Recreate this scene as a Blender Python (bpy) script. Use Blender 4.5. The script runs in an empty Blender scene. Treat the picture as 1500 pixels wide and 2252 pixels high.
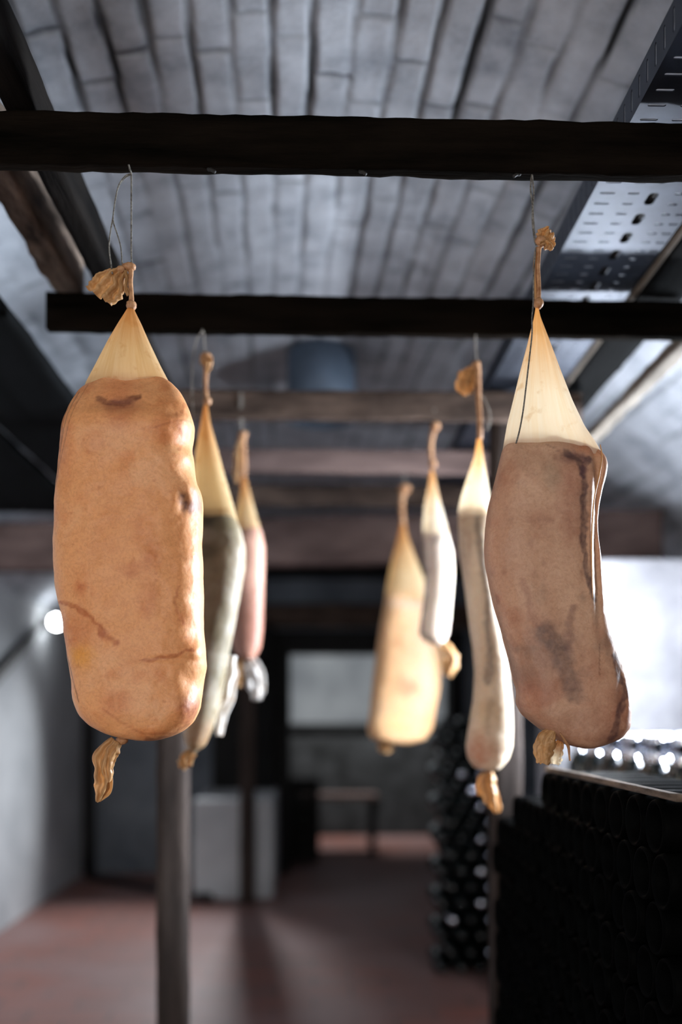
import bpy, bmesh, math, random
import numpy as np
from mathutils import Vector, Matrix

random.seed(7)
SC = bpy.context.scene
COL = SC.collection

# ------------------------------------------------------------------ camera
F_PX = 2187.5            # 35 mm lens on a 24 mm wide portrait frame, 1500 px wide
HOR = 1575.0             # horizon row
HC = 1.10                # camera height
YAW = math.radians(1.57)  # camera turned a little to the right of the rack axis
cam_d = bpy.data.cameras.new('camera')
cam = bpy.data.objects.new('camera', cam_d)
COL.objects.link(cam)
cam.location = (0, 0, HC)
cam.rotation_euler = (math.radians(90), 0, -YAW)
cam_d.sensor_fit = 'HORIZONTAL'
cam_d.sensor_width = 24.0
cam_d.lens = 35.0
cam_d.shift_y = (HOR - 1126.0) / 1500.0
cam_d.clip_start = 0.05
cam_d.dof.use_dof = True
cam_d.dof.focus_distance = 1.375
cam_d.dof.aperture_fstop = 1.4
SC.camera = cam

# ------------------------------------------------------------------ exposure / world / lights
SC.view_settings.view_transform = 'Standard'
SC.view_settings.look = 'None'
SC.view_settings.gamma = 1.0
SC.view_settings.use_curve_mapping = False
SC.view_settings.exposure = 0.0

world = bpy.data.worlds.new('world')
SC.world = world
world.use_nodes = True
world.node_tree.nodes['Background'].inputs[0].default_value = (0.35, 0.5, 0.8, 1)
world.node_tree.nodes['Background'].inputs[1].default_value = 0.02

BULB_STRENGTH = 680.0   # bare bulb on the right, behind the front meat
BULB_COLOR = (0.86, 0.92, 1.0)
BULB_AT = (0.858, 2.95, 1.405)
SMALL_BULB_STRENGTH = 40.0
PENDANT_STRENGTH = 60.0


def area_light(name, loc, aim, sx, sy, power, color):
    d = bpy.data.lights.new(name, 'AREA')
    d.shape = 'RECTANGLE'
    d.size = sx
    d.size_y = sy
    d.energy = power
    d.color = color
    o = bpy.data.objects.new(name, d)
    COL.objects.link(o)
    o.location = loc
    o.rotation_euler = (Vector(aim) - Vector(loc)).to_track_quat('-Z', 'Y').to_euler()
    return o


# soft fill added behind the camera, and the lamp of the far room
area_light('front_fill', (-0.5, -2.0, 1.25), (-0.1, 1.5, 1.35), 1.0, 1.6, 56.0, (1.0, 0.93, 0.86))
area_light('far_room_light', (0.3, 8.2, 2.2), (0.4, 11.5, 1.3), 0.5, 0.3, 95.0, (0.95, 1.0, 1.0))
# unseen key light added outside the frame, in an opening made for it
_w = area_light('added_key_light', (1.70, 2.32, 1.47), (0.0, 2.32, 1.0), 0.5, 0.42, 80.0, (0.80, 0.89, 1.0))
_w.data.spread = math.radians(105)


# reflector lamp hanging in the back, left of the doorway (its fitting is built further down)
PENDANT_AT = (-0.44, 6.60, 1.92)
PENDANT_AIM = (-1.35, 4.3, 0.0)
_d = bpy.data.lights.new('pendant_beam', 'SPOT')
_d.energy = 260.0
_d.spot_size = math.radians(68)
_d.spot_blend = 1.0
_d.shadow_soft_size = 0.05
_d.color = (0.93, 0.96, 1.0)
_o = bpy.data.objects.new('pendant_beam', _d)
COL.objects.link(_o)
_dir = (Vector(PENDANT_AIM) - Vector(PENDANT_AT)).normalized()
_o.location = Vector(PENDANT_AT) + _dir * 0.06
_o.rotation_euler = _dir.to_track_quat('-Z', 'Y').to_euler()


# ------------------------------------------------------------------ helpers
def P(px, py, Y):
    """world point on the plane y = Y that the photograph shows at px, py"""
    u = (px - 750.0) / F_PX
    D = Y / (math.cos(YAW) - math.sin(YAW) * u)
    return Vector((math.sin(YAW) * D + math.cos(YAW) * u * D, Y, HC + (HOR - py) / F_PX * D))


def lin(r, g, b):
    def f(c):
        c /= 255.0
        return c / 12.92 if c <= 0.04045 else ((c + 0.055) / 1.055) ** 2.4
    return (f(r), f(g), f(b))


def vnoise(x, y, z, seed=0):
    x = np.asarray(x, float); y = np.asarray(y, float) + 0 * x; z = np.asarray(z, float) + 0 * x
    xi = np.floor(x).astype(np.int64); yi = np.floor(y).astype(np.int64); zi = np.floor(z).astype(np.int64)
    xf = x - xi; yf = y - yi; zf = z - zi
    u = xf * xf * (3 - 2 * xf); v = yf * yf * (3 - 2 * yf); w = zf * zf * (3 - 2 * zf)

    def h(a, b, c):
        n = (a * 374761393 + b * 668265263 + c * 2147483647 + seed * 974634777) & 0xffffffff
        n = ((n ^ (n >> 13)) * 1274126177) & 0xffffffff
        n = ((n ^ (n >> 16)) * 2246822519) & 0xffffffff
        return ((n ^ (n >> 15)) & 0xffff) / 32767.5 - 1.0
    r = 0
    for dx in (0, 1):
        for dy in (0, 1):
            for dz in (0, 1):
                r = r + h(xi + dx, yi + dy, zi + dz) * (u if dx else 1 - u) * (v if dy else 1 - v) * (w if dz else 1 - w)
    return r


def fbm(x, y, z, seed=0, octv=4):
    r = 0; a = 1.0; t = 0
    for k in range(octv):
        r = r + a * vnoise(np.asarray(x) * 2 ** k, np.asarray(y) * 2 ** k, np.asarray(z) * 2 ** k, seed + 17 * k)
        t += a; a *= 0.5
    return r / t


def sstep(a, b, x):
    t = np.clip((x - a) / (b - a), 0, 1)
    return t * t * (3 - 2 * t)


def link(name, me, mat=None, parent=None, loc=None):
    o = bpy.data.objects.new(name, me)
    COL.objects.link(o)
    if mat is not None:
        me.materials.append(mat)
    if parent is not None:
        o.parent = parent
    if loc is not None:
        o.location = loc
    return o


def mesh_np(name, V, Fc, smooth=True):
    me = bpy.data.meshes.new(name)
    me.from_pydata([tuple(v) for v in V], [], [tuple(int(i) for i in f) for f in Fc])
    if smooth:
        me.polygons.foreach_set('use_smooth', [True] * len(me.polygons))
    me.update()
    return me


def grid_faces(n, m, wrap=False, off=0):
    """n rows of m points"""
    f = []
    for i in range(n - 1):
        for j in range(m if wrap else m - 1):
            a = off + i * m + j
            b = off + i * m + (j + 1) % m
            f.append((a, b, b + m, a + m))
    return f


def thing(name, label, cat, loc=(0, 0, 0), group=None):
    o = bpy.data.objects.new(name, None)
    COL.objects.link(o)
    o.location = loc
    o.empty_display_size = 0.05
    return tag(o, label, cat, group)


def tag(o, label, cat, group=None):
    o['label'] = label
    o['category'] = cat
    if group:
        o['group'] = group
    return o


def struct(o):
    o['kind'] = 'structure'
    return o


def bm_box(bm, x0, x1, y0, y1, z0, z1):
    c = [bm.verts.new(p) for p in ((x0, y0, z0), (x1, y0, z0), (x1, y1, z0), (x0, y1, z0),
                                   (x0, y0, z1), (x1, y0, z1), (x1, y1, z1), (x0, y1, z1))]
    for f in ((3, 2, 1, 0), (4, 5, 6, 7), (0, 1, 5, 4), (1, 2, 6, 5), (2, 3, 7, 6), (3, 0, 4, 7)):
        bm.faces.new([c[i] for i in f])
    return c


def bm_mesh(name, bm, smooth=False, bevel=0.0, seg=2):
    if bevel:
        bmesh.ops.bevel(bm, geom=list(bm.edges), offset=bevel, segments=seg, affect='EDGES', profile=0.5)
    bmesh.ops.recalc_face_normals(bm, faces=list(bm.faces))
    me = bpy.data.meshes.new(name)
    bm.to_mesh(me)
    bm.free()
    if smooth:
        me.polygons.foreach_set('use_smooth', [True] * len(me.polygons))
    return me


def box_mesh(name, x0, x1, y0, y1, z0, z1, bevel=0.004):
    bm = bmesh.new()
    bm_box(bm, x0, x1, y0, y1, z0, z1)
    return bm_mesh(name, bm, bevel=bevel)


def timber_mesh(name, p0, p1, w, h, seed=0, rough=0.003, res=0.02, z_up=(0, 0, 1)):
    """rough sawn timber from p0 to p1 (centre line), w across, h along up; uneven arrises"""
    p0 = Vector(p0); p1 = Vector(p1)
    d = (p1 - p0); L = d.length; d.normalize()
    up = Vector(z_up)
    side = d.cross(up).normalized()
    up = side.cross(d).normalized()
    n = max(2, int(L / res))
    ring = []
    k = 5
    c = 0.12
    for (a, b) in (((-1 + c, -1), (1 - c, -1)), ((1, -1 + c), (1, 1 - c)), ((1 - c, 1), (-1 + c, 1)), ((-1, 1 - c), (-1, -1 + c))):
        for t in range(k):
            s = t / (k - 1)
            ring.append((a[0] + (b[0] - a[0]) * s, a[1] + (b[1] - a[1]) * s))
    m = len(ring)
    R = np.array(ring)
    V = []
    ss = np.linspace(0, L, n)
    base = np.array(p0); dv = np.array(d); sv = np.array(side); uv = np.array(up)
    for s in ss:
        pos = base + dv * s
        a = R[:, 0] * w / 2; b = R[:, 1] * h / 2
        nz = rough * (fbm(a * 30 + s * 6, b * 30 + 3.3, s * 9, seed, 3) + 0.6 * vnoise(a * 50, b * 50, s * 70, seed + 5))
        sc = 1 + nz / (0.5 * np.hypot(a, b) + 0.01)
        bow = rough * 0.7 * vnoise(np.array([s * 2.0]), 0.5, 0.5, seed + 9)[0]
        pts = pos + np.outer(a * sc, sv) + np.outer(b * sc + bow, uv)
        V.append(pts)
    V = np.concatenate(V)
    Fc = grid_faces(n, m, wrap=True)
    Fc.append(tuple(range(m)))
    Fc.append(tuple(range((n - 1) * m + m - 1, (n - 1) * m - 1, -1)))
    me = mesh_np(name, V, Fc)
    bm = bmesh.new(); bm.from_mesh(me)
    bmesh.ops.recalc_face_normals(bm, faces=list(bm.faces))
    bm.to_mesh(me); bm.free()
    return me


def tube_mesh(name, pts, r, seg=8, taper=None, sub=4, smooth_path=True):
    pts = [Vector(p) for p in pts]
    if smooth_path and len(pts) > 2:
        out = []
        for i in range(len(pts) - 1):
            a = pts[max(i - 1, 0)]; b = pts[i]; c = pts[i + 1]; e = pts[min(i + 2, len(pts) - 1)]
            for k in range(sub):
                t = k / sub
                out.append(0.5 * ((2 * b) + (c - a) * t + (2 * a - 5 * b + 4 * c - e) * t * t + (3 * b - a - 3 * c + e) * t ** 3))
        out.append(pts[-1])
        pts = out
    n = len(pts)
    V = []
    ref = Vector((0.31, 0.9, 0.2)).normalized()
    for i, p in enumerate(pts):
        t = (pts[min(i + 1, n - 1)] - pts[max(i - 1, 0)]).normalized()
        u = t.cross(ref)
        if u.length < 1e-4:
            u = t.cross(Vector((1, 0, 0)))
        u.normalize()
        v = t.cross(u)
        rr = r if taper is None else r * np.interp(i / (n - 1), np.linspace(0, 1, len(taper)), taper)
        for k in range(seg):
            a = 2 * math.pi * k / seg
            V.append(p + (u * math.cos(a) + v * math.sin(a)) * rr)
    Fc = grid_faces(n, seg, wrap=True)
    Fc.append(tuple(range(seg - 1, -1, -1)))
    Fc.append(tuple(range((n - 1) * seg, n * seg)))
    return mesh_np(name, V, Fc)


def lathe_mesh(name, prof, seg=24, axis='Z'):
    V = []
    for (r, z) in prof:
        for k in range(seg):
            a = 2 * math.pi * k / seg
            if axis == 'Z':
                V.append((r * math.cos(a), r * math.sin(a), z))
            elif axis == 'X':
                V.append((z, r * math.cos(a), r * math.sin(a)))
            else:
                V.append((r * math.sin(a), z, r * math.cos(a)))
    Fc = grid_faces(len(prof), seg, wrap=True)
    Fc.append(tuple(range(seg - 1, -1, -1)))
    n = len(prof)
    Fc.append(tuple(range((n - 1) * seg, n * seg)))
    return mesh_np(name, V, Fc)


def lump_mesh(name, r, squash=(1, 1, 1), amp=0.15, freq=2.0, seed=0, sub=3):
    bm = bmesh.new()
    bmesh.ops.create_icosphere(bm, subdivisions=sub, radius=1.0)
    co = np.array([v.co[:] for v in bm.verts])
    d = 1 + amp * fbm(co[:, 0] * freq + 5, co[:, 1] * freq + 5, co[:, 2] * freq + 5, seed, 3)
    for v, k in zip(bm.verts, d):
        v.co = Vector((v.co.x * squash[0], v.co.y * squash[1], v.co.z * squash[2])) * (r * float(k))
    return bm_mesh(name, bm, smooth=True)


# ------------------------------------------------------------------ materials
def new_mat(name):
    m = bpy.data.materials.new(name)
    m.use_nodes = True
    nt = m.node_tree
    b = nt.nodes['Principled BSDF']
    return m, nt, b


def N(nt, t, **kw):
    n = nt.nodes.new(t)
    for k, v in kw.items():
        if k.startswith('i_'):
            n.inputs[k[2:].replace('_', ' ')].default_value = v
        else:
            setattr(n, k, v)
    return n


def ramp(nt, stops):
    r = nt.nodes.new('ShaderNodeValToRGB')
    els = r.color_ramp.elements
    while len(els) < len(stops):
        els.new(0.5)
    for e, (p, c) in zip(els, stops):
        e.position = p
        e.color = (*c, 1) if len(c) == 3 else c
    return r


def noise_mat(name, c1, c2, scale=6.0, rough=0.8, bump=0.3, bump_scale=40.0, stretch=(1, 1, 1), spec=0.3, metallic=0.0, detail=6.0, bump_dist=0.004, lo=0.35, hi=0.65):
    m, nt, b = new_mat(name)
    L = nt.links
    tc = N(nt, 'ShaderNodeTexCoord')
    mp = N(nt, 'ShaderNodeMapping')
    mp.inputs['Scale'].default_value = stretch
    L.new(tc.outputs['Object'], mp.inputs['Vector'])
    n1 = N(nt, 'ShaderNodeTexNoise', i_Scale=scale, i_Detail=detail, i_Roughness=0.6)
    L.new(mp.outputs['Vector'], n1.inputs['Vector'])
    r = ramp(nt, [(lo, c1), (hi, c2)])
    L.new(n1.outputs['Fac'], r.inputs['Fac'])
    L.new(r.outputs['Color'], b.inputs['Base Color'])
    n2 = N(nt, 'ShaderNodeTexNoise', i_Scale=bump_scale, i_Detail=5.0)
    L.new(mp.outputs['Vector'], n2.inputs['Vector'])
    bp = N(nt, 'ShaderNodeBump', i_Strength=bump, i_Distance=bump_dist)
    L.new(n2.outputs['Fac'], bp.inputs['Height'])
    L.new(bp.outputs['Normal'], b.inputs['Normal'])
    b.inputs['Roughness'].default_value = rough
    b.inputs['Specular IOR Level'].default_value = spec
    b.inputs['Metallic'].default_value = metallic
    return m


M = {}
M['soot_wood'] = noise_mat('sooty_black_timber', (0.0022, 0.0020, 0.0015), (0.011, 0.008, 0.006), 5, 0.85, 0.5, 60, (0.5, 4, 4), spec=0.01)
M['soot_wood_y'] = noise_mat('sooty_black_rail', (0.004, 0.0036, 0.0035), (0.016, 0.013, 0.011), 5, 0.85, 0.5, 60, (4, 0.5, 4), spec=0.06)
M['brown_wood_y'] = noise_mat('rough_brown_timber', (0.035, 0.026, 0.021), (0.24, 0.18, 0.14), 7, 0.85, 0.8, 50, (4, 0.9, 4), spec=0.15)
M['brown_wood'] = noise_mat('worn_brown_crossbeam', (0.03, 0.02, 0.016), (0.13, 0.09, 0.07), 6, 0.85, 0.6, 50, (0.8, 4, 4), spec=0.15)
M['mauve_wood'] = noise_mat('old_mauve_timber', (0.10, 0.068, 0.062), (0.21, 0.145, 0.13), 4, 0.85, 0.5, 40, (0.8, 4, 4), spec=0.15)
M['pale_wood'] = noise_mat('pale_sawn_wood', (0.13, 0.11, 0.09), (0.25, 0.215, 0.18), 8, 0.8, 0.5, 60, (4, 0.6, 4), spec=0.2)
M['post_wood'] = noise_mat('dark_post_timber', (0.02, 0.0145, 0.0125), (0.058, 0.042, 0.035), 5, 0.8, 0.5, 50, (4, 4, 0.6), spec=0.2)
M['plank_black'] = noise_mat('blackened_plank', (0.002, 0.0022, 0.0022), (0.006, 0.0065, 0.007), 4, 0.8, 0.4, 50, (4, 0.5, 4), spec=0.05)
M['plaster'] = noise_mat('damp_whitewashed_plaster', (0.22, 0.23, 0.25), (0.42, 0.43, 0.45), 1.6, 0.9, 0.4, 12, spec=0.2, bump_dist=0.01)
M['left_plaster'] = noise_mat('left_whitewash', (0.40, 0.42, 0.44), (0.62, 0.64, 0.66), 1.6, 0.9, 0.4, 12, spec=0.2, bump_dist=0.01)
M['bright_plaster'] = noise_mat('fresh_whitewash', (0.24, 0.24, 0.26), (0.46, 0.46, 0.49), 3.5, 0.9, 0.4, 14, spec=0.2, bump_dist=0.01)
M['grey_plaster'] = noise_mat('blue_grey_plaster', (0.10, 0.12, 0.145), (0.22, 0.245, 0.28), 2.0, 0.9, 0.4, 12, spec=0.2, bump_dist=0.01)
M['dark_stone'] = noise_mat('dark_stone', (0.012, 0.012, 0.012), (0.04, 0.04, 0.042), 6, 0.9, 0.6, 30, spec=0.15)
M['iron'] = noise_mat('dark_iron', (0.01, 0.01, 0.01), (0.03, 0.028, 0.026), 20, 0.6, 0.3, 80, spec=0.3)
M['tray'] = noise_mat('dark_galvanised_sheet', (0.036, 0.042, 0.058), (0.055, 0.064, 0.085), 14, 0.46, 0.06, 30, metallic=0.85)
M['duct'] = noise_mat('blue_grey_duct_paint', (0.09, 0.125, 0.175), (0.15, 0.20, 0.27), 6, 0.5, 0.1, 30)
M['cabinet'] = noise_mat('black_stained_wood', (0.004, 0.004, 0.004), (0.01, 0.01, 0.01), 5, 0.6, 0.2, 30, spec=0.15)
M['twine'] = noise_mat('grey_twine', (0.06, 0.055, 0.05), (0.26, 0.25, 0.225), 300, 0.8, 0.6, 700, spec=0.2, bump_dist=0.0006)
M['pale_twine'] = noise_mat('pale_twine', (0.16, 0.145, 0.13), (0.34, 0.31, 0.27), 300, 0.8, 0.6, 700, spec=0.2, bump_dist=0.0006)
M['knot'] = noise_mat('tied_casing_knot', (0.28, 0.12, 0.05), (0.55, 0.30, 0.15), 90, 0.5, 0.6, 300, spec=0.4, bump_dist=0.001)
M['bench'] = noise_mat('worn_pinkish_wood', (0.25, 0.16, 0.14), (0.4, 0.27, 0.24), 5, 0.7, 0.3, 40, (0.6, 4, 4))
M['cable'] = noise_mat('black_rubber', (0.008, 0.009, 0.01), (0.02, 0.02, 0.022), 8, 0.6, 0.1, 30)


def floor_mat():
    m, nt, b = new_mat('worn_red_floor_tiles')
    L = nt.links
    tc = N(nt, 'ShaderNodeTexCoord')
    br = N(nt, 'ShaderNodeTexBrick', i_Scale=1.0)
    br.inputs['Brick Width'].default_value = 0.30
    br.inputs['Row Height'].default_value = 0.15
    br.inputs['Mortar Size'].default_value = 0.006
    br.inputs['Color1'].default_value = (0.27, 0.105, 0.08, 1)
    br.inputs['Color2'].default_value = (0.21, 0.11, 0.095, 1)
    br.inputs['Mortar'].default_value = (0.10, 0.08, 0.075, 1)
    L.new(tc.outputs['Object'], br.inputs['Vector'])
    ns = N(nt, 'ShaderNodeTexNoise', i_Scale=1.3, i_Detail=5.0)
    L.new(tc.outputs['Object'], ns.inputs['Vector'])
    r = ramp(nt, [(0.42, (0, 0, 0)), (0.62, (1, 1, 1))])
    L.new(ns.outputs['Fac'], r.inputs['Fac'])
    mx = N(nt, 'ShaderNodeMix', data_type='RGBA')
    L.new(r.outputs['Color'], mx.inputs[0])
    L.new(br.outputs['Color'], mx.inputs[6])
    mx.inputs[7].default_value = (0.25, 0.15, 0.14, 1)
    L.new(mx.outputs[2], b.inputs['Base Color'])
    b.inputs['Roughness'].default_value = 0.5
    b.inputs['Specular IOR Level'].default_value = 0.35
    bp = N(nt, 'ShaderNodeBump', i_Strength=0.3, i_Distance=0.003)
    n2 = N(nt, 'ShaderNodeTexNoise', i_Scale=25.0, i_Detail=4.0)
    L.new(tc.outputs['Object'], n2.inputs['Vector'])
    L.new(n2.outputs['Fac'], bp.inputs['Height'])
    L.new(bp.outputs['Normal'], b.inputs['Normal'])
    return m


M['floor'] = floor_mat()


def vault_mat():
    m, nt, b = new_mat('limewashed_brick_vault')
    L = nt.links
    at = N(nt, 'ShaderNodeAttribute', attribute_name='joint')
    tc = N(nt, 'ShaderNodeTexCoord')
    n1 = N(nt, 'ShaderNodeTexNoise', i_Scale=7.0, i_Detail=7.0, i_Roughness=0.65)
    L.new(tc.outputs['Object'], n1.inputs['Vector'])
    r = ramp(nt, [(0.3, (0.30, 0.325, 0.37)), (0.5, (0.50, 0.53, 0.58)), (0.72, (0.64, 0.67, 0.73))])
    L.new(n1.outputs['Fac'], r.inputs['Fac'])
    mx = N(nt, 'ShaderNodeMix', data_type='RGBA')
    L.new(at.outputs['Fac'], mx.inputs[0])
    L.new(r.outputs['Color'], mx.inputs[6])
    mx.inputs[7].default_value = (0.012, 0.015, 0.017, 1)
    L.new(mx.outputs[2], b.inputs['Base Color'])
    b.inputs['Roughness'].default_value = 0.92
    b.inputs['Specular IOR Level'].default_value = 0.15
    n2 = N(nt, 'ShaderNodeTexNoise', i_Scale=60.0, i_Detail=6.0)
    L.new(tc.outputs['Object'], n2.inputs['Vector'])
    bp = N(nt, 'ShaderNodeBump', i_Strength=0.5, i_Distance=0.004)
    L.new(n2.outputs['Fac'], bp.inputs['Height'])
    L.new(bp.outputs['Normal'], b.inputs['Normal'])
    return m


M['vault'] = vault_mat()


def meat_mat():
    m, nt, b = new_mat('cured_meat_in_casing')
    L = nt.links
    at = N(nt, 'ShaderNodeAttribute', attribute_name='paint')
    tc = N(nt, 'ShaderNodeTexCoord')
    n1 = N(nt, 'ShaderNodeTexNoise', i_Scale=260.0, i_Detail=5.0, i_Roughness=0.7)
    L.new(tc.outputs['Object'], n1.inputs['Vector'])
    r1 = ramp(nt, [(0.30, (0.70, 0.66, 0.62)), (0.5, (1, 1, 1)), (0.72, (1.15, 1.15, 1.16))])
    L.new(n1.outputs['Fac'], r1.inputs['Fac'])
    mx = N(nt, 'ShaderNodeMix', data_type='RGBA', blend_type='MULTIPLY')
    mx.inputs[0].default_value = 0.45
    L.new(at.outputs['Color'], mx.inputs[6])
    L.new(r1.outputs['Color'], mx.inputs[7])
    # thin crooked fibres
    n3 = N(nt, 'ShaderNodeTexNoise', i_Scale=38.0, i_Detail=8.0, i_Roughness=0.72, i_Distortion=1.2)
    L.new(tc.outputs['Object'], n3.inputs['Vector'])
    r3 = ramp(nt, [(0.44, (1, 1, 1)), (0.485, (0.72, 0.58, 0.50)), (0.53, (1, 1, 1))])
    L.new(n3.outputs['Fac'], r3.inputs['Fac'])
    mx2 = N(nt, 'ShaderNodeMix', data_type='RGBA', blend_type='MULTIPLY')
    mx2.inputs[0].default_value = 0.3
    L.new(mx.outputs[2], mx2.inputs[6])
    L.new(r3.outputs['Color'], mx2.inputs[7])
    L.new(mx2.outputs[2], b.inputs['Base Color'])
    b.inputs['Roughness'].default_value = 0.5
    b.inputs['Specular IOR Level'].default_value = 0.35
    b.inputs['Subsurface Weight'].default_value = 0.25
    b.inputs['Subsurface Radius'].default_value = (1.0, 0.45, 0.2)
    b.inputs['Subsurface Scale'].default_value = 0.012
    n2 = N(nt, 'ShaderNodeTexNoise', i_Scale=55.0, i_Detail=6.0, i_Roughness=0.6)
    L.new(tc.outputs['Object'], n2.inputs['Vector'])
    bp = N(nt, 'ShaderNodeBump', i_Strength=0.35, i_Distance=0.003)
    L.new(n2.outputs['Fac'], bp.inputs['Height'])
    L.new(bp.outputs['Normal'], b.inputs['Normal'])
    return m


M['meat'] = meat_mat()


def casing_mat(name, c1, c2, trans=0.55, clear=0.12, tie=None):
    """thin dried casing: light passes through it; pleats run from the tie downwards (uv.x = around)"""
    m, nt, b = new_mat(name)
    L = nt.links
    nt.nodes.remove(b)
    out = nt.nodes['Material Output']
    uv = N(nt, 'ShaderNodeUVMap')
    mp = N(nt, 'ShaderNodeMapping')
    mp.inputs['Scale'].default_value = (14.0, 1.0, 1.0)
    L.new(uv.outputs['UV'], mp.inputs['Vector'])
    n1 = N(nt, 'ShaderNodeTexNoise', i_Scale=1.0, i_Detail=6.0, i_Roughness=0.6)
    L.new(mp.outputs['Vector'], n1.inputs['Vector'])
    r = ramp(nt, [(0.32, c1), (0.60, c2)])
    L.new(n1.outputs['Fac'], r.inputs['Fac'])
    tc = N(nt, 'ShaderNodeTexCoord')
    n2 = N(nt, 'ShaderNodeTexNoise', i_Scale=45.0, i_Detail=5.0)
    L.new(tc.outputs['Object'], n2.inputs['Vector'])
    r2 = ramp(nt, [(0.30, (0.75, 0.55, 0.35)), (0.42, (1, 1, 1))])
    L.new(n2.outputs['Fac'], r2.inputs['Fac'])
    mx = N(nt, 'ShaderNodeMix', data_type='RGBA', blend_type='MULTIPLY')
    mx.inputs[0].default_value = 0.6
    L.new(r.outputs['Color'], mx.inputs[6])
    L.new(r2.outputs['Color'], mx.inputs[7])
    if tie:
        sep = N(nt, 'ShaderNodeSeparateXYZ')
        L.new(uv.outputs['UV'], sep.inputs[0])
        ad = N(nt, 'ShaderNodeMath', operation='MULTIPLY_ADD')
        L.new(n1.outputs['Fac'], ad.inputs[0])
        ad.inputs[1].default_value = 0.5
        L.new(sep.outputs['Y'], ad.inputs[2])
        rt = ramp(nt, [(0.28, (1, 1, 1)), (0.85, (0, 0, 0))])
        L.new(ad.outputs[0], rt.inputs['Fac'])
        mt = N(nt, 'ShaderNodeMix', data_type='RGBA')
        L.new(rt.outputs['Color'], mt.inputs[0])
        L.new(mx.outputs[2], mt.inputs[6])
        mt.inputs[7].default_value = (*tie, 1)
        mx = mt
    pb = N(nt, 'ShaderNodeBsdfPrincipled')
    pb.inputs['Roughness'].default_value = 0.4
    pb.inputs['Specular IOR Level'].default_value = 0.4
    L.new(mx.outputs[2], pb.inputs['Base Color'])
    bp = N(nt, 'ShaderNodeBump', i_Strength=0.4, i_Distance=0.002)
    L.new(n1.outputs['Fac'], bp.inputs['Height'])
    L.new(bp.outputs['Normal'], pb.inputs['Normal'])
    tr = N(nt, 'ShaderNodeBsdfTranslucent')
    L.new(mx.outputs[2], tr.inputs['Color'])
    s1 = N(nt, 'ShaderNodeMixShader')
    s1.inputs[0].default_value = trans
    L.new(pb.outputs[0], s1.inputs[1])
    L.new(tr.outputs[0], s1.inputs[2])
    tp = N(nt, 'ShaderNodeBsdfTransparent')
    tp.inputs['Color'].default_value = (1.0, 0.86, 0.62, 1)
    s2 = N(nt, 'ShaderNodeMixShader')
    s2.inputs[0].default_value = clear
    L.new(s1.outputs[0], s2.inputs[1])
    L.new(tp.outputs[0], s2.inputs[2])
    L.new(s2.outputs[0], out.inputs['Surface'])
    return m


M['casing'] = casing_mat('thin_yellow_casing', (0.80, 0.58, 0.30), (0.90, 0.72, 0.46), 0.55, 0.16, (0.72, 0.36, 0.12))
M['casing_pale'] = casing_mat('thin_pale_casing', (0.92, 0.80, 0.62), (0.97, 0.91, 0.80), 0.65, 0.16, (0.85, 0.50, 0.20))
M['crumple'] = casing_mat('dried_crumpled_casing', (0.40, 0.19, 0.065), (0.78, 0.50, 0.24), 0.4, 0.03)
M['crumple_pale'] = casing_mat('pale_crumpled_casing', (0.75, 0.70, 0.66), (0.92, 0.89, 0.86), 0.45, 0.05)


def glass_mat():
    m, nt, b = new_mat('black_green_bottle_glass')
    b.inputs['Base Color'].default_value = (0.004, 0.006, 0.006, 1)
    b.inputs['Roughness'].default_value = 0.04
    b.inputs['Specular IOR Level'].default_value = 0.6
    return m


M['glass'] = glass_mat()
M['wax'] = noise_mat('black_wax', (0.002, 0.0025, 0.003), (0.006, 0.007, 0.009), 40, 0.25, 0.1, 120, spec=0.4)
M['glint_cap'] = noise_mat('blue_silver_glint_cap', (0.62, 0.66, 0.76), (0.76, 0.80, 0.90), 40, 0.05, 0.05, 120, metallic=1.0)  # mirror-like caps added so the bottles give glints
M['shade_glass'] = noise_mat('shade_black_glass', (0.0008, 0.0009, 0.001), (0.0018, 0.002, 0.002), 20, 0.55, 0.1, 60, spec=0.012)  # near bottles coloured almost black to put the stack's shade into the material


def emit_mat(name, col, s):
    m, nt, b = new_mat(name)
    b.inputs['Base Color'].default_value = (0.9, 0.9, 0.9, 1)
    b.inputs['Emission Color'].default_value = (*col, 1)
    b.inputs['Emission Strength'].default_value = s
    return m


M['bulb'] = emit_mat('lit_bulb', BULB_COLOR, BULB_STRENGTH)
M['pendant_bulb'] = emit_mat('lit_pendant_bulb', (0.93, 0.95, 1.0), PENDANT_STRENGTH)
M['small_bulb'] = emit_mat('lit_small_bulb', (0.93, 0.97, 1.0), SMALL_BULB_STRENGTH)

# ------------------------------------------------------------------ setting: floor, walls, vault
VR = 2.18      # vault radius
CROWN = 2.45   # crown height
HALF = 1.60


def plane_mesh(name, pts):
    return mesh_np(name, pts, [(0, 1, 2, 3)], smooth=False)


struct(link('floor', box_mesh('floor', -2.6, 2.6, -0.6, 12.4, -0.12, 0.0, 0.0), M['floor']))


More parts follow.
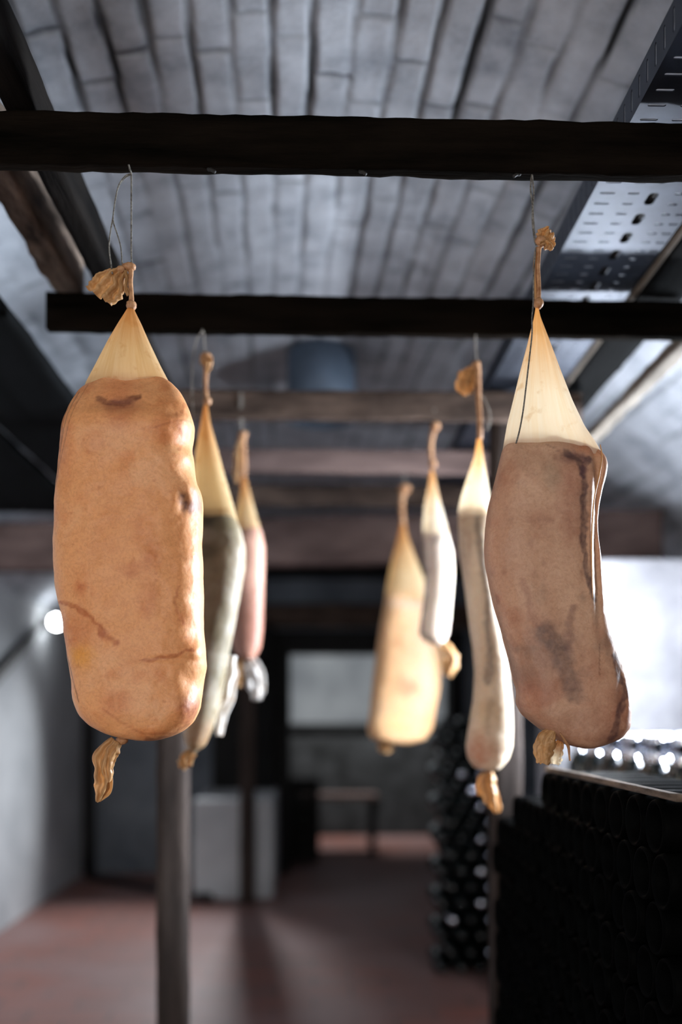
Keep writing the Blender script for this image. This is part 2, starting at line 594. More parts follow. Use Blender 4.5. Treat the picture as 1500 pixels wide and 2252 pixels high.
def build_vault():
    amax = VR * math.asin(HALF / VR)
    fine = np.arange(-0.62, 1.0, 0.0065)
    a = np.concatenate([np.linspace(-amax, -0.62, 60, endpoint=False), fine, np.linspace(1.0, amax, 70)])
    y = np.concatenate([np.linspace(-0.6, 1.2, 40, endpoint=False), np.arange(1.2, 3.4, 0.009), np.linspace(3.4, 7.0, 120)])
    A, Y = np.meshgrid(a, y, indexing='xy')
    sk = math.tan(math.radians(2.35))
    ac = A + sk * (Y - 2.0)             # courses run a little askew to the rack
    wob = 0.010 * fbm(ac * 3, Y * 2.2, 0.3, 3, 3) + 0.006 * fbm(ac * 10, Y * 9, 0.7, 8, 3)
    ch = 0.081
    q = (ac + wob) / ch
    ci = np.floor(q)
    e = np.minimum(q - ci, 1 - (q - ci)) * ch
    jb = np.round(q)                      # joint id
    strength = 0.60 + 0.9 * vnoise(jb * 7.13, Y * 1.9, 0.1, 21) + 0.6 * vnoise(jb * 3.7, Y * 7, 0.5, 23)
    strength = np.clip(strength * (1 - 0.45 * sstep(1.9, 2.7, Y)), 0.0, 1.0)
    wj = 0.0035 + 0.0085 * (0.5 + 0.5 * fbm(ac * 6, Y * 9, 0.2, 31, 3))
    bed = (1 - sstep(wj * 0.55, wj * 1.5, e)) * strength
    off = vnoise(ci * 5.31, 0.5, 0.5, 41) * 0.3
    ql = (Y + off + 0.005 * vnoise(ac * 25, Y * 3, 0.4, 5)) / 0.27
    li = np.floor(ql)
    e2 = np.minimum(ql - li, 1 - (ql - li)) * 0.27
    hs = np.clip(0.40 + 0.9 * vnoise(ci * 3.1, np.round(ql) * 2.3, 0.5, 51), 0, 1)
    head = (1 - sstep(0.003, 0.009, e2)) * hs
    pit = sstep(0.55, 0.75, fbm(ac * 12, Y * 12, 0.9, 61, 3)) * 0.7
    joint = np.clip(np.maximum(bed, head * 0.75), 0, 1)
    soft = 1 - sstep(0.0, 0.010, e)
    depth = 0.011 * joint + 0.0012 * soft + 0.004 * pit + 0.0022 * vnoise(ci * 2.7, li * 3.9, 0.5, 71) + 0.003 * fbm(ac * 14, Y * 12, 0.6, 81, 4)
    R = VR + depth
    th = A / VR
    X = R * np.sin(th)
    Z = CROWN - VR + R * np.cos(th)
    V = np.stack([X.ravel(), Y.ravel(), Z.ravel()], 1)
    n, m = A.shape
    me = bpy.data.meshes.new('ceiling')
    idx = np.arange(n * m).reshape(n, m)
    quads = np.stack([idx[:-1, :-1], idx[:-1, 1:], idx[1:, 1:], idx[1:, :-1]], -1).reshape(-1, 4)
    me.from_pydata(V.tolist(), [], quads.tolist())
    me.polygons.foreach_set('use_smooth', [True] * len(me.polygons))
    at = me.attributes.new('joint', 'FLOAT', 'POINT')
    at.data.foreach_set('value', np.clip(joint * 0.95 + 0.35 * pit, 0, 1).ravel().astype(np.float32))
    me.update()
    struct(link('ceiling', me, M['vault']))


build_vault()
SPRING = CROWN - VR + math.sqrt(VR * VR - HALF * HALF)
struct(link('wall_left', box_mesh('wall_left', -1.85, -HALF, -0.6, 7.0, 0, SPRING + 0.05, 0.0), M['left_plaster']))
def right_wall():
    bm = bmesh.new()
    z1 = SPRING + 0.05
    bm_box(bm, HALF, 1.85, -0.6, 2.04, 0, z1)
    bm_box(bm, HALF, 1.85, 2.60, 7.0, 0, z1)
    bm_box(bm, HALF, 1.85, 2.04, 2.60, 0, 1.23)
    bm_box(bm, HALF, 1.85, 2.04, 2.60, 1.71, z1)
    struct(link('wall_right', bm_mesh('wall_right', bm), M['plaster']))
    bm = bmesh.new()  # frame added around the opening of the unseen key light
    bm_box(bm, HALF - 0.015, HALF + 0.03, 2.00, 2.04, 1.19, 1.75)
    bm_box(bm, HALF - 0.015, HALF + 0.03, 2.60, 2.64, 1.19, 1.75)
    bm_box(bm, HALF - 0.015, HALF + 0.03, 2.04, 2.60, 1.19, 1.23)
    bm_box(bm, HALF - 0.015, HALF + 0.03, 2.04, 2.60, 1.71, 1.75)
    struct(link('key_light_frame', bm_mesh('key_light_frame', bm), M['soot_wood']))


right_wall()
# pier behind the bulb
struct(link('wall_pier', box_mesh('wall_pier', 0.80, HALF, 3.32, 3.55, 0, 1.632, 0.012), M['bright_plaster']))


def back_wall():
    bm = bmesh.new()
    bm_box(bm, -1.85, -0.28, 7.0, 7.25, 0, 2.6)
    bm_box(bm, 1.05, 1.85, 7.0, 7.25, 0, 2.6)
    bm_box(bm, -0.28, 1.05, 7.0, 7.25, 1.70, 2.6)
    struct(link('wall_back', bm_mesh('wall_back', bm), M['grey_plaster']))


back_wall()
# room beyond the doorway
struct(link('wall_far', box_mesh('wall_far', -2.6, 2.6, 12.0, 12.2, 0, 2.6, 0), M['plaster']))
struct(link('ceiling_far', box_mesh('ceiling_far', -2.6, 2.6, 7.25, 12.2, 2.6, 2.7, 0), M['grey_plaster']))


def door_frame():
    bm = bmesh.new()
    bm_box(bm, -0.28, -0.17, 6.95, 7.27, 0, 1.70)
    bm_box(bm, 0.96, 1.05, 6.95, 7.27, 0, 1.70)
    bm_box(bm, -0.17, 0.96, 6.95, 7.27, 1.545, 1.70)
    struct(link('trim_doorway', bm_mesh('trim_doorway', bm), M['cabinet']))


door_frame()

# ------------------------------------------------------------------ drying rack: cross beams, rails, planks
ZB0, ZB1 = 1.874, 1.947
beam_specs = [
    (1.400, -0.56, 0.77, 'soot_wood', 'black cross beam nearest the camera, carrying the two sharp front meats'),
    (2.000, -0.535, 0.77, 'soot_wood', 'second black cross beam from the front, above the blurred middle meats'),
    (2.580, -0.52, 0.70, 'brown_wood', 'brown cross beam just below the hanging round duct'),
    (3.150, -0.52, 0.70, 'mauve_wood', 'greyish brown cross beam behind the duct, fourth from the front'),
    (3.640, -0.52, 0.70, 'brown_wood', 'farthest thin dark cross beam, just before the thick mauve timber'),
]
beams = []
for i, (yb, x0, x1, mk, lab) in enumerate(beam_specs):
    me = timber_mesh('cross_beam', (x0, yb + 0.0125, (ZB0 + ZB1) / 2), (x1, yb + 0.0125, (ZB0 + ZB1) / 2 - 0.004), 0.025 if i < 2 else 0.03, ZB1 - ZB0, seed=10 + i, rough=0.0022)
    if i == 0:
        root = thing('cross_beam', lab, 'beam', (0, yb, ZB0), 'cross beams of the drying rack')
        me.transform(Matrix.Translation((0, -yb, -ZB0)))
        link('timber', me, M[mk], root)
        for (px, lean) in ((463, 0.006), (795, 0.005), (1138, -0.006)):
            p = P(px, 372, yb + 0.012) - Vector((0, yb, ZB0))
            nm = tube_mesh('nail', [(p.x, p.y, 0.012), (p.x - lean * 0.4, p.y - 0.004, -0.002), (p.x + lean * 0.3, p.y - 0.006, -0.004), (p.x + lean * 1.2, p.y - 0.008, -0.0085)], 0.0026, 8, [1, 1, 1, 0.9])
            link('nail', nm, M['iron'], root)
    else:
        o = link('cross_beam', me, M[mk])
        tag(o, lab, 'beam', 'cross beams of the drying rack')
    beams.append(yb)

def timber(name, label, cat, p0, p1, w, h, mat, seed, rough=0.003, group=None, res=0.03):
    o = link(name, timber_mesh(name, p0, p1, w, h, seed, rough, res), M[mat])
    return tag(o, label, cat, group)


timber('rack_rail', 'long black rail lying over the left ends of the cross beams', 'beam', (-0.412, 0.9, 1.985), (-0.412, 6.2, 1.985), 0.042, 0.07, 'soot_wood_y', 31)
timber('roof_timber', 'rough brown timber with lit grain, outside the left rack rail', 'beam', (-0.535, 0.8, 2.03), (-0.512, 2.12, 2.03), 0.055, 0.10, 'brown_wood_y', 32, 0.008)
for k, (x0, x1, lab) in enumerate(((-0.87, -0.615, 'black overhead plank on the left, nearest the hanging meats'),
                                   (-1.125, -0.895, 'black overhead plank on the left, middle of three'),
                                   (-1.36, -1.145, 'black overhead plank on the left, against the vault'))):
    if k == 1:
        timber('overhead_plank', lab, 'plank', ((x0 + x1) / 2, 0.7, 1.915), ((x0 + x1) / 2 - 0.012, 3.95, 1.915), x1 - x0, 0.03, 'plank_black', 40 + k, 0.003, 'planks over the left side', 0.05)
    else:
        timber('overhead_plank', lab, 'plank', ((x0 + x1) / 2, 0.7, 1.915), ((x0 + x1) / 2, 3.95, 1.915), x1 - x0, 0.03, 'plank_black', 40 + k, 0.003, 'planks over the left side', 0.05)
timber('side_plank', 'black plank overhead on the right beyond the perforated tray', 'plank', (0.708, 0.8, 1.976), (0.708, 3.8, 1.976), 0.095, 0.046, 'plank_black', 44, 0.002)
timber('pale_lath', 'pale broken lath along the outer edge of the right overhead plank', 'lath', (0.785, 0.9, 1.893), (0.785, 3.8, 1.893), 0.036, 0.028, 'pale_wood', 45, 0.006)
o = link('conduit_pipe', tube_mesh('conduit_pipe', [(0.651, 0.9, 1.958), (0.651, 2.4, 1.958), (0.651, 3.7, 1.958)], 0.0065, 12, sub=8), M['pale_wood'])
tag(o, 'thin pale conduit running overhead beside the perforated tray', 'pipe')
timber('transverse_timber', 'thick mauve brown timber crossing the cellar behind the meats', 'beam', (-1.40, 4.31, 1.82), (1.40, 3.99, 1.83), 0.12, 0.195, 'mauve_wood', 46, 0.004)

# perforated cable tray
def tray_plate(cells, t):
    """cells: list of (outer rect, slot half sizes) in a plane; returns bmesh of a perforated plate, extruded by t along +n"""
    bm = bmesh.new()
    for (u0, u1, v0, v1, hw, hh, fn) in cells:
        cu = (u0 + u1) / 2; cv = (v0 + v1) / 2
        if hw == 0:
            bm.faces.new([bm.verts.new(fn(a, b)) for a, b in ((u0, v0), (u1, v0), (u1, v1), (u0, v1))])
            continue
        r = min(hw, hh)
        inner = []
        n = 4
        for q, (sx, sy) in enumerate(((1, 1), (-1, 1), (-1, -1), (1, -1))):
            for k in range(n + 1):
                an = math.pi / 2 * (q + k / n)
                inner.append((cu + sx * (hw - r) + r * math.cos(an), cv + sy * (hh - r) + r * math.sin(an)))
        iv = [bm.verts.new(fn(*p)) for p in inner]
        oc = [bm.verts.new(fn(*p)) for p in ((u1, v1), (u0, v1), (u0, v0), (u1, v0))]
        m = n + 1
        for q in range(4):
            for k in range(n):
                bm.faces.new((oc[q], iv[q * m + k + 1], iv[q * m + k]))
            bm.faces.new((oc[q], oc[(q + 1) % 4], iv[((q + 1) % 4) * m], iv[q * m + n]))
    bmesh.ops.remove_doubles(bm, verts=list(bm.verts), dist=1e-6)
    bmesh.ops.recalc_face_normals(bm, faces=list(bm.faces))
    return bm


def build_tray():
    X0, X1, Z = 0.457, 0.640, 1.960
    root = thing('cable_tray', 'perforated galvanised cable tray running overhead at the right', 'cable tray', (X0, 1.0, Z))
    p = 0.0335
    cells = []
    cols = [(0.0, 0.008, 0, 0), (0.008, 0.042, 0.013, 0.0028), (0.042, 0.052, 0, 0), (0.052, 0.084, 0.0095, 0.0028)]
    cols2 = [(0.122, 0.132, 0, 0), (0.132, 0.158, 0.0085, 0.0028), (0.158, 0.183, 0.0085, 0.0028)]
    fn = lambda a, b: (a, b, 0.0)
    ny = 84
    for i in range(ny):
        v0 = i * p
        for (u0, u1, hw, hh) in cols + cols2:
            cells.append((u0, u1, v0, v0 + p, hw, hh, fn))
    for i in range(ny // 2):
        cells.append((0.084, 0.122, i * 2 * p, (i + 1) * 2 * p, 0.0085, 0.0195, fn))
    bm = tray_plate(cells, 0)
    me = bm_mesh('base_plate', bm)
    o = link('base_plate', me, M['tray'], root)
    sol = o.modifiers.new('thickness', 'SOLIDIFY'); sol.thickness = 0.0015
    for nm, ux in (('side_flange', 0.0), ('side_flange', 0.183)):
        cells = []
        f2 = lambda a, b, ux=ux: (ux, b, a)
        for i in range(ny):
            cells.append((0.0, 0.05, i * p, (i + 1) * p, 0.016, 0.0032, f2))
        o = link(nm, bm_mesh(nm, tray_plate(cells, 0)), M['tray'], root)
        sol = o.modifiers.new('thickness', 'SOLIDIFY'); sol.thickness = 0.0015


build_tray()
for k, (cx, zz, lab) in enumerate(((0.543, 1.9685, 'black cable in the tray, nearest to the hanging meats'), (0.563, 1.9695, 'black cable in the tray, middle of three'), (0.583, 1.9685, 'black cable in the tray, outermost of three'))):
    o = link('power_cable', tube_mesh('power_cable', [(cx + 0.003 * math.sin(2.1 * t), 1.01 + t, zz) for t in np.linspace(0, 2.78, 12)], 0.0068, 10), M['cable'])
    tag(o, lab, 'cable', 'cables in the tray')

# posts
def post(label, x0, x1, y, ztop, mat, seed):
    o = link('support_post', timber_mesh('support_post', (0, 0, 0), (0, 0, ztop), x1 - x0, x1 - x0, seed, 0.002, 0.05, z_up=(0, 1, 0)), M[mat], loc=((x0 + x1) / 2, y, 0))
    return tag(o, label, 'post', 'posts under the drying rack')


post('square timber post on the red floor at left, nearest to the camera', -0.417, -0.337, 2.68, 1.948, 'post_wood', 51)
post('far timber post standing before the low white plinth', -0.432, -0.345, 5.86, 1.948, 'post_wood', 52)
post('timber post on the right, behind the slender curved meat', 0.483, 0.562, 2.70, 1.955, 'post_wood', 53)

# round duct under the vault
def build_duct():
    c = P(707, 770, 3.67)
    zc = CROWN - VR + math.sqrt(VR ** 2 - c.x ** 2)
    r = 0.127
    root = thing('air_duct', 'blue grey round duct coming down out of the vault', 'duct', (c.x, 3.67, 2.20))
    h = zc - 2.20 - 0.012
    prof = [(r - 0.004, 0.0), (r, 0.0), (r, h + 0.005), (r - 0.004, h + 0.005), (r - 0.004, 0.0)]
    V = []
    seg = 40
    for (rr, z) in prof:
        for k in range(seg):
            a = 2 * math.pi * k / seg
            V.append((rr * math.cos(a), rr * math.sin(a), z))
    me = mesh_np('pipe', V, grid_faces(len(prof), seg, True))
    link('pipe', me, M['duct'], root)
    rim = [Vector((r * math.cos(a), r * math.sin(a), 0.0)) for a in np.linspace(0, 2 * math.pi, 49)]
    link('rim', tube_mesh('rim', rim, 0.006, 8, smooth_path=False), M['duct'], root)
    for sx in (-1, 1):
        bm = bmesh.new()
        bm_box(bm, sx * 0.07 - 0.03, sx * 0.07 + 0.03, -0.004, 0.004, 0.0, 0.03)
        link('louvre', bm_mesh('louvre', bm), M['cabinet'], root)


build_duct()

# ------------------------------------------------------------------ things in the back
def build_small_lamp():
    c = P(117, 1368, 5.9)
    c.x = -HALF + 0.11
    root = thing('wall_lamp', 'small round lit lamp on the left plaster wall', 'lamp', (-HALF, c.y, c.z))
    link('bulb', lump_mesh('bulb', 0.036, amp=0.0), M['small_bulb'], root, (0.085, 0, 0))
    prof = [(0.0, 0.0), (0.045, 0.0), (0.045, 0.012), (0.022, 0.02), (0.02, 0.055), (0.0, 0.055)]
    link('socket', lathe_mesh('socket', prof, 20, 'X'), M['iron'], root)


build_small_lamp()
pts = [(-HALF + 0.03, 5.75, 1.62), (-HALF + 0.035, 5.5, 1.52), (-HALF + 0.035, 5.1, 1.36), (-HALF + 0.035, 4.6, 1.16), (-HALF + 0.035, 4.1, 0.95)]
o = link('wall_shadow_tube', tube_mesh('wall_shadow_tube', pts, 0.034, 12, [0.35, 0.7, 1, 1, 1]), M['cable'])  # tube stands in for a diagonal shadow streak on the wall
tag(o, 'dark tube standing in for the shadow streak slanting down the left plaster wall', 'shadow tube')

o = link('corner_pipe', tube_mesh('corner_pipe', [(-1.555, 6.93, 0.0), (-1.555, 6.93, 1.0), (-1.555, 6.93, 1.74)], 0.04, 16), M['cable'])
tag(o, 'black upright pipe in the far left corner of the cellar', 'pipe')

# low white plinth and what stands on it
def build_plinth():
    a = P(424, 1975, 5.97); b = P(600, 1975, 5.97)
    bm = bmesh.new()
    bm_box(bm, a.x, b.x, 5.98, 6.99, 0, 0.60)
    o = link('masonry_plinth', bm_mesh('masonry_plinth', bm, bevel=0.015, seg=3), M['left_plaster'])
    tag(o, 'low whitewashed plinth on the floor beyond the far post', 'plinth')
    root = thing('shade_cupboard', 'black cupboard added to keep the unlit area over the low white plinth dark', 'cupboard', ((a.x + b.x) / 2, 6.86, 0.60))  # added so the unlit area above the plinth stays black
    w = (b.x - a.x) / 2 - 0.03
    link('body', box_mesh('body', -w, w, -0.05, 0.135, 0.0, 1.12, 0.006), M['cabinet'], root)
    for s in (-1, 1):
        d = link('door', box_mesh('door', min(0.004 * s, s * (w - 0.01)), max(0.004 * s, s * (w - 0.01)), -0.072, -0.05, 0.02, 1.10, 0.004), M['cabinet'], root)
        link('knob', lump_mesh('knob', 0.012, amp=0), M['iron'], d, (s * 0.03, -0.084, 0.55))


build_plinth()
o = link('floor_kerb', timber_mesh('floor_kerb', (-1.5, 6.72, 0.02), (-0.62, 5.93, 0.02), 0.05, 0.04, 61, 0.003), M['cable'])
tag(o, 'dark low kerb on the floor between the left wall and the white plinth', 'kerb')

def pendant():
    x, y, z = PENDANT_AT
    root = thing('pendant_lamp', 'dark reflector lamp hanging at the back, hidden behind the left meats', 'lamp', (x, y, z))
    q = (Vector(PENDANT_AIM) - Vector(PENDANT_AT)).to_track_quat('-Z', 'Y').to_matrix().to_4x4()
    o = link('bulb', lump_mesh('bulb', 0.03, amp=0.0), M['pendant_bulb'], root)
    V = []
    prof = [(0.075, -0.05), (0.065, 0.02), (0.045, 0.055), (0.022, 0.065), (0.022, 0.11), (0.0, 0.11)]
    me = mesh_np('shade', [(r * math.cos(2 * math.pi * k / 28), r * math.sin(2 * math.pi * k / 28), h) for r, h in prof for k in range(28)], grid_faces(len(prof), 28, True))
    me.transform(q)
    link('shade', me, M['iron'], root)
    c = q @ Vector((0, 0, 0.10))
    link('cord', tube_mesh('cord', [c, c + Vector((0, 0, 0.15)), (c.x, c.y, CROWN - VR + math.sqrt(VR ** 2 - (x + c.x) ** 2) - z + 0.01)], 0.004, 8), M['cable'], root)


pendant()
# far room furniture
def counter():
    root = thing('counter', 'dark counter across the far room, seen through the doorway', 'counter', (0.4, 9.4, 0))
    link('body', box_mesh('body', -0.95, 0.95, -0.25, 0.25, 0.0, 0.98, 0.006), M['dark_stone'], root)
    link('worktop', box_mesh('worktop', -1.0, 1.0, -0.3, 0.3, 0.98, 1.03, 0.006), M['cabinet'], root)


counter()


def bench():
    c = P(745, 1745, 8.0)
    root = thing('low_bench', 'low pinkish wooden bench beyond the doorway', 'bench', (c.x, 8.0, 0))
    link('seat', box_mesh('seat', -0.31, 0.31, -0.15, 0.15, 0.44, 0.475, 0.006), M['bench'], root)
    for sx in (-1, 1):
        for sy in (-1, 1):
            link('leg', box_mesh('leg', sx * 0.27 - 0.025, sx * 0.27 + 0.025, sy * 0.11 - 0.025, sy * 0.11 + 0.025, 0, 0.44, 0.004), M['cabinet'], root)


bench()


def crate():
    root = thing('dark_crate', 'dark slatted crate just inside the doorway', 'crate', (-0.0, 7.66, 0))
    root.location.x = P(655, 1800, 7.6).x
    for k in range(5):
        z = 0.01 + k * 0.125
        link('slat', box_mesh('slat', -0.15, 0.15, -0.15, -0.135, z, z + 0.1, 0.003), M['cabinet'], root)
        link('slat', box_mesh('slat', -0.15, 0.15, 0.135, 0.15, z, z + 0.1, 0.003), M['cabinet'], root)
        link('slat', box_mesh('slat', -0.165, -0.15, -0.15, 0.15, z, z + 0.1, 0.003), M['cabinet'], root)
        link('slat', box_mesh('slat', 0.15, 0.165, -0.15, 0.15, z, z + 0.1, 0.003), M['cabinet'], root)
    for sx in (-1, 1):
        for sy in (-1, 1):
            link('corner_batten', box_mesh('corner_batten', sx * 0.135 - 0.015, sx * 0.135 + 0.015, sy * 0.12 - 0.015, sy * 0.12 + 0.015, 0, 0.62, 0.003), M['cabinet'], root)
    link('base', box_mesh('base', -0.15, 0.15, -0.135, 0.135, 0.0, 0.01, 0), M['cabinet'], root)


crate()
o = link('ceiling_duct', box_mesh('ceiling_duct', -1.2, 1.3, 6.70, 6.98, 2.06, 2.20, 0.01), M['cabinet'])
tag(o, 'black horizontal duct high along the back wall above the doorway', 'duct')
timber('door_lintel', 'brown timber lintel on the back wall over the doorway', 'lintel', (-0.55, 6.955, 1.80), (1.3, 6.955, 1.80), 0.085, 0.16, 'brown_wood', 63, 0.003)

# ------------------------------------------------------------------ bare bulb
def build_bulb():
    x, y, z = BULB_AT
    root = thing('wall_light', 'glaring bare bulb on an arm, behind the right front meat', 'lamp', (x, 3.32, z))
    dy = y - 3.32
    link('bulb', lathe_mesh('bulb', [(0.0, dy - 0.038), (0.016, dy - 0.035), (0.028, dy - 0.024), (0.034, dy - 0.008), (0.034, dy + 0.006), (0.027, dy + 0.026), (0.016, dy + 0.046), (0.0145, dy + 0.06)], 24, 'Y'), M['bulb'], root)
    link('socket', lathe_mesh('socket', [(0.0, dy + 0.058), (0.02, dy + 0.06), (0.022, dy + 0.12), (0.012, dy + 0.13), (0.0, dy + 0.13)], 20, 'Y'), M['iron'], root)
    link('arm', tube_mesh('arm', [(0, dy + 0.125, 0), (0, dy + 0.25, -0.01), (0, -0.008, -0.03)], 0.009, 10), M['iron'], root)
    hv = []  # unseen shield added to block the bulb's light towards the rear meats
    for k in range(13):
        a = math.radians(148 + 110 * k / 12)
        for yy in (dy - 0.085, dy + 0.10):
            hv.append((0.062 * math.cos(a), yy, 0.085 * math.sin(a)))
    o = link('light_shield', mesh_np('light_shield', hv, [(2 * k, 2 * k + 1, 2 * k + 3, 2 * k + 2) for k in range(12)]), M['iron'], root)
    mm = o.modifiers.new('thickness', 'SOLIDIFY'); mm.thickness = 0.002
    link('shield_bracket', tube_mesh('shield_bracket', [(0, dy + 0.09, 0), (-0.03, dy + 0.095, 0), (-0.061, dy + 0.095, 0)], 0.004, 8), M['iron'], root)
    link('wall_plate', lathe_mesh('wall_plate', [(0.0, -0.012), (0.04, -0.012), (0.045, -0.001), (0.0, -0.001)], 24, 'Y').copy(), M['iron'], root, (0, 0, -0.03))


build_bulb()

# ------------------------------------------------------------------ bottles
def bottle_mesh(glint_cap):
    prof = [(0.0, 0.030), (0.008, 0.0285), (0.016, 0.024), (0.023, 0.016), (0.029, 0.006), (0.033, 0.001), (0.0355, 0.001), (0.0375, 0.005), (0.038, 0.012), (0.038, 0.185), (0.036, 0.20), (0.028, 0.218), (0.019, 0.232), (0.0155, 0.245), (0.0145, 0.268), (0.0175, 0.271), (0.0180, 0.284), (0.0172, 0.289), (0.015, 0.2925), (0.011, 0.2955), (0.006, 0.2972), (0.0, 0.2978)]
    me = lathe_mesh('bottle', prof, 22, 'X')
    if glint_cap:
        me.materials.append(M['glass']); me.materials.append(M['glint_cap'])
        for p in me.polygons:
            if p.center.x > 0.226:
                p.material_index = 1
    else:
        me.materials.append(M['shade_glass'])
    return me


BM = bottle_mesh(True)
BMG = bottle_mesh(True)
BMG.materials.clear()
BMG.materials.append(M['glass']); BMG.materials.append(M['wax'])
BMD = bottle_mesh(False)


def bottle(me, x, y, z, rz, label, group, upright=False):
    o = bpy.data.objects.new('wine_bottle', me)
    COL.objects.link(o)
    o.location = (x, y, z)
    o.rotation_euler = (0, -math.pi / 2, rz) if upright else (random.uniform(0, 6.28), 0, rz)
    tag(o, label, 'bottle', group)


PIT = 0.0785
RH = PIT * 0.868
# stone plinth and ledge under the right hand stacks
o = link('stone_plinth', box_mesh('stone_plinth', 0.455, 0.76, 1.24, 2.56, 0, 0.30, 0.01), M['dark_stone'])
tag(o, 'dark stone plinth under the near black bottle stack at lower right', 'plinth')
o = link('stone_ledge', box_mesh('stone_ledge', 0.80, 1.59, 1.45, 3.30, 0, 0.755, 0.01), M['dark_stone'])
tag(o, 'dark stone ledge under the brightest glints at right', 'ledge')
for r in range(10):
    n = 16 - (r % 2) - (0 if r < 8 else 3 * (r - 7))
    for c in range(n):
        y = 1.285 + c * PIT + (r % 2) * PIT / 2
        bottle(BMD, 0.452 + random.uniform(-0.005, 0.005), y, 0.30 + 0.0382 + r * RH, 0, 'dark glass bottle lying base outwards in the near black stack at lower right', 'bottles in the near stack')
for r in range(5):
    for c in range(15):
        x = 0.845 + r * 0.086 + (c % 2) * 0.02 + random.uniform(-0.003, 0.003)
        y = 1.90 + c * 0.088 + random.uniform(-0.003, 0.003)
        bottle(BM, x, y, 0.755, random.uniform(0, 6.28), 'dark glass bottle with an added glint cap, standing on the ledge under the bright bulb', 'bottles on the ledge', True)
timber('stack_lath', 'pale lath lying along the top edge of the near bottle stack', 'lath', (0.470, 1.26, 0.30 + 0.0382 * 2 + 9 * RH + 0.005), (0.470, 1.98, 0.30 + 0.0382 * 2 + 9 * RH + 0.005), 0.014, 0.009, 'brown_wood_y', 71, 0.0006)
# far stack, bases towards the camera
for r in range(16):
    for c in range(4 - (r % 2)):
        x = 0.545 + c * 0.08 + (r % 2) * 0.04
        bottle(BM if (c == 2 and random.random() < 0.8) or random.random() < 0.07 else BMG, x, 4.45 + random.uniform(-0.008, 0.008), 0.0382 + r * RH, -math.pi / 2 + random.uniform(-0.004, 0.004), 'dark glass bottle lying neck forward in the glinting far stack', 'bottles in the far stack')  # mirror caps mostly in one column so the glints line up there


# ------------------------------------------------------------------ hanging meats
def resample(pts, n):
    p = np.array(pts, float)
    d = np.r_[0, np.cumsum(np.hypot(np.diff(p[:, 0]), np.diff(p[:, 1])))]
    t = np.linspace(0, d[-1], n)
    # smooth by sampling densely and averaging
    out = np.stack([np.interp(t, d, p[:, 0]), np.interp(t, d, p[:, 1])], 1)
    k = max(1, n // 90)
    if k > 0:
        q = np.pad(out, ((k, k), (0, 0)), mode='edge')
        ker = np.ones(2 * k + 1) / (2 * k + 1)
        sm = np.stack([np.convolve(q[:, i], ker, 'valid') for i in (0, 1)], 1)
        sm[0] = out[0]; sm[-1] = out[-1]
        out = sm
    return out


def poly_dist(px, py, poly):
    p = np.array(poly, float)
    best = np.full(px.shape, 1e9)
    for a, b in zip(p[:-1], p[1:]):
        d = b - a
        L2 = (d ** 2).sum() + 1e-9
        t = np.clip(((px - a[0]) * d[0] + (py - a[1]) * d[1]) / L2, 0, 1)
        best = np.minimum(best, np.hypot(px - a[0] - t * d[0], py - a[1] - t * d[1]))
    return best


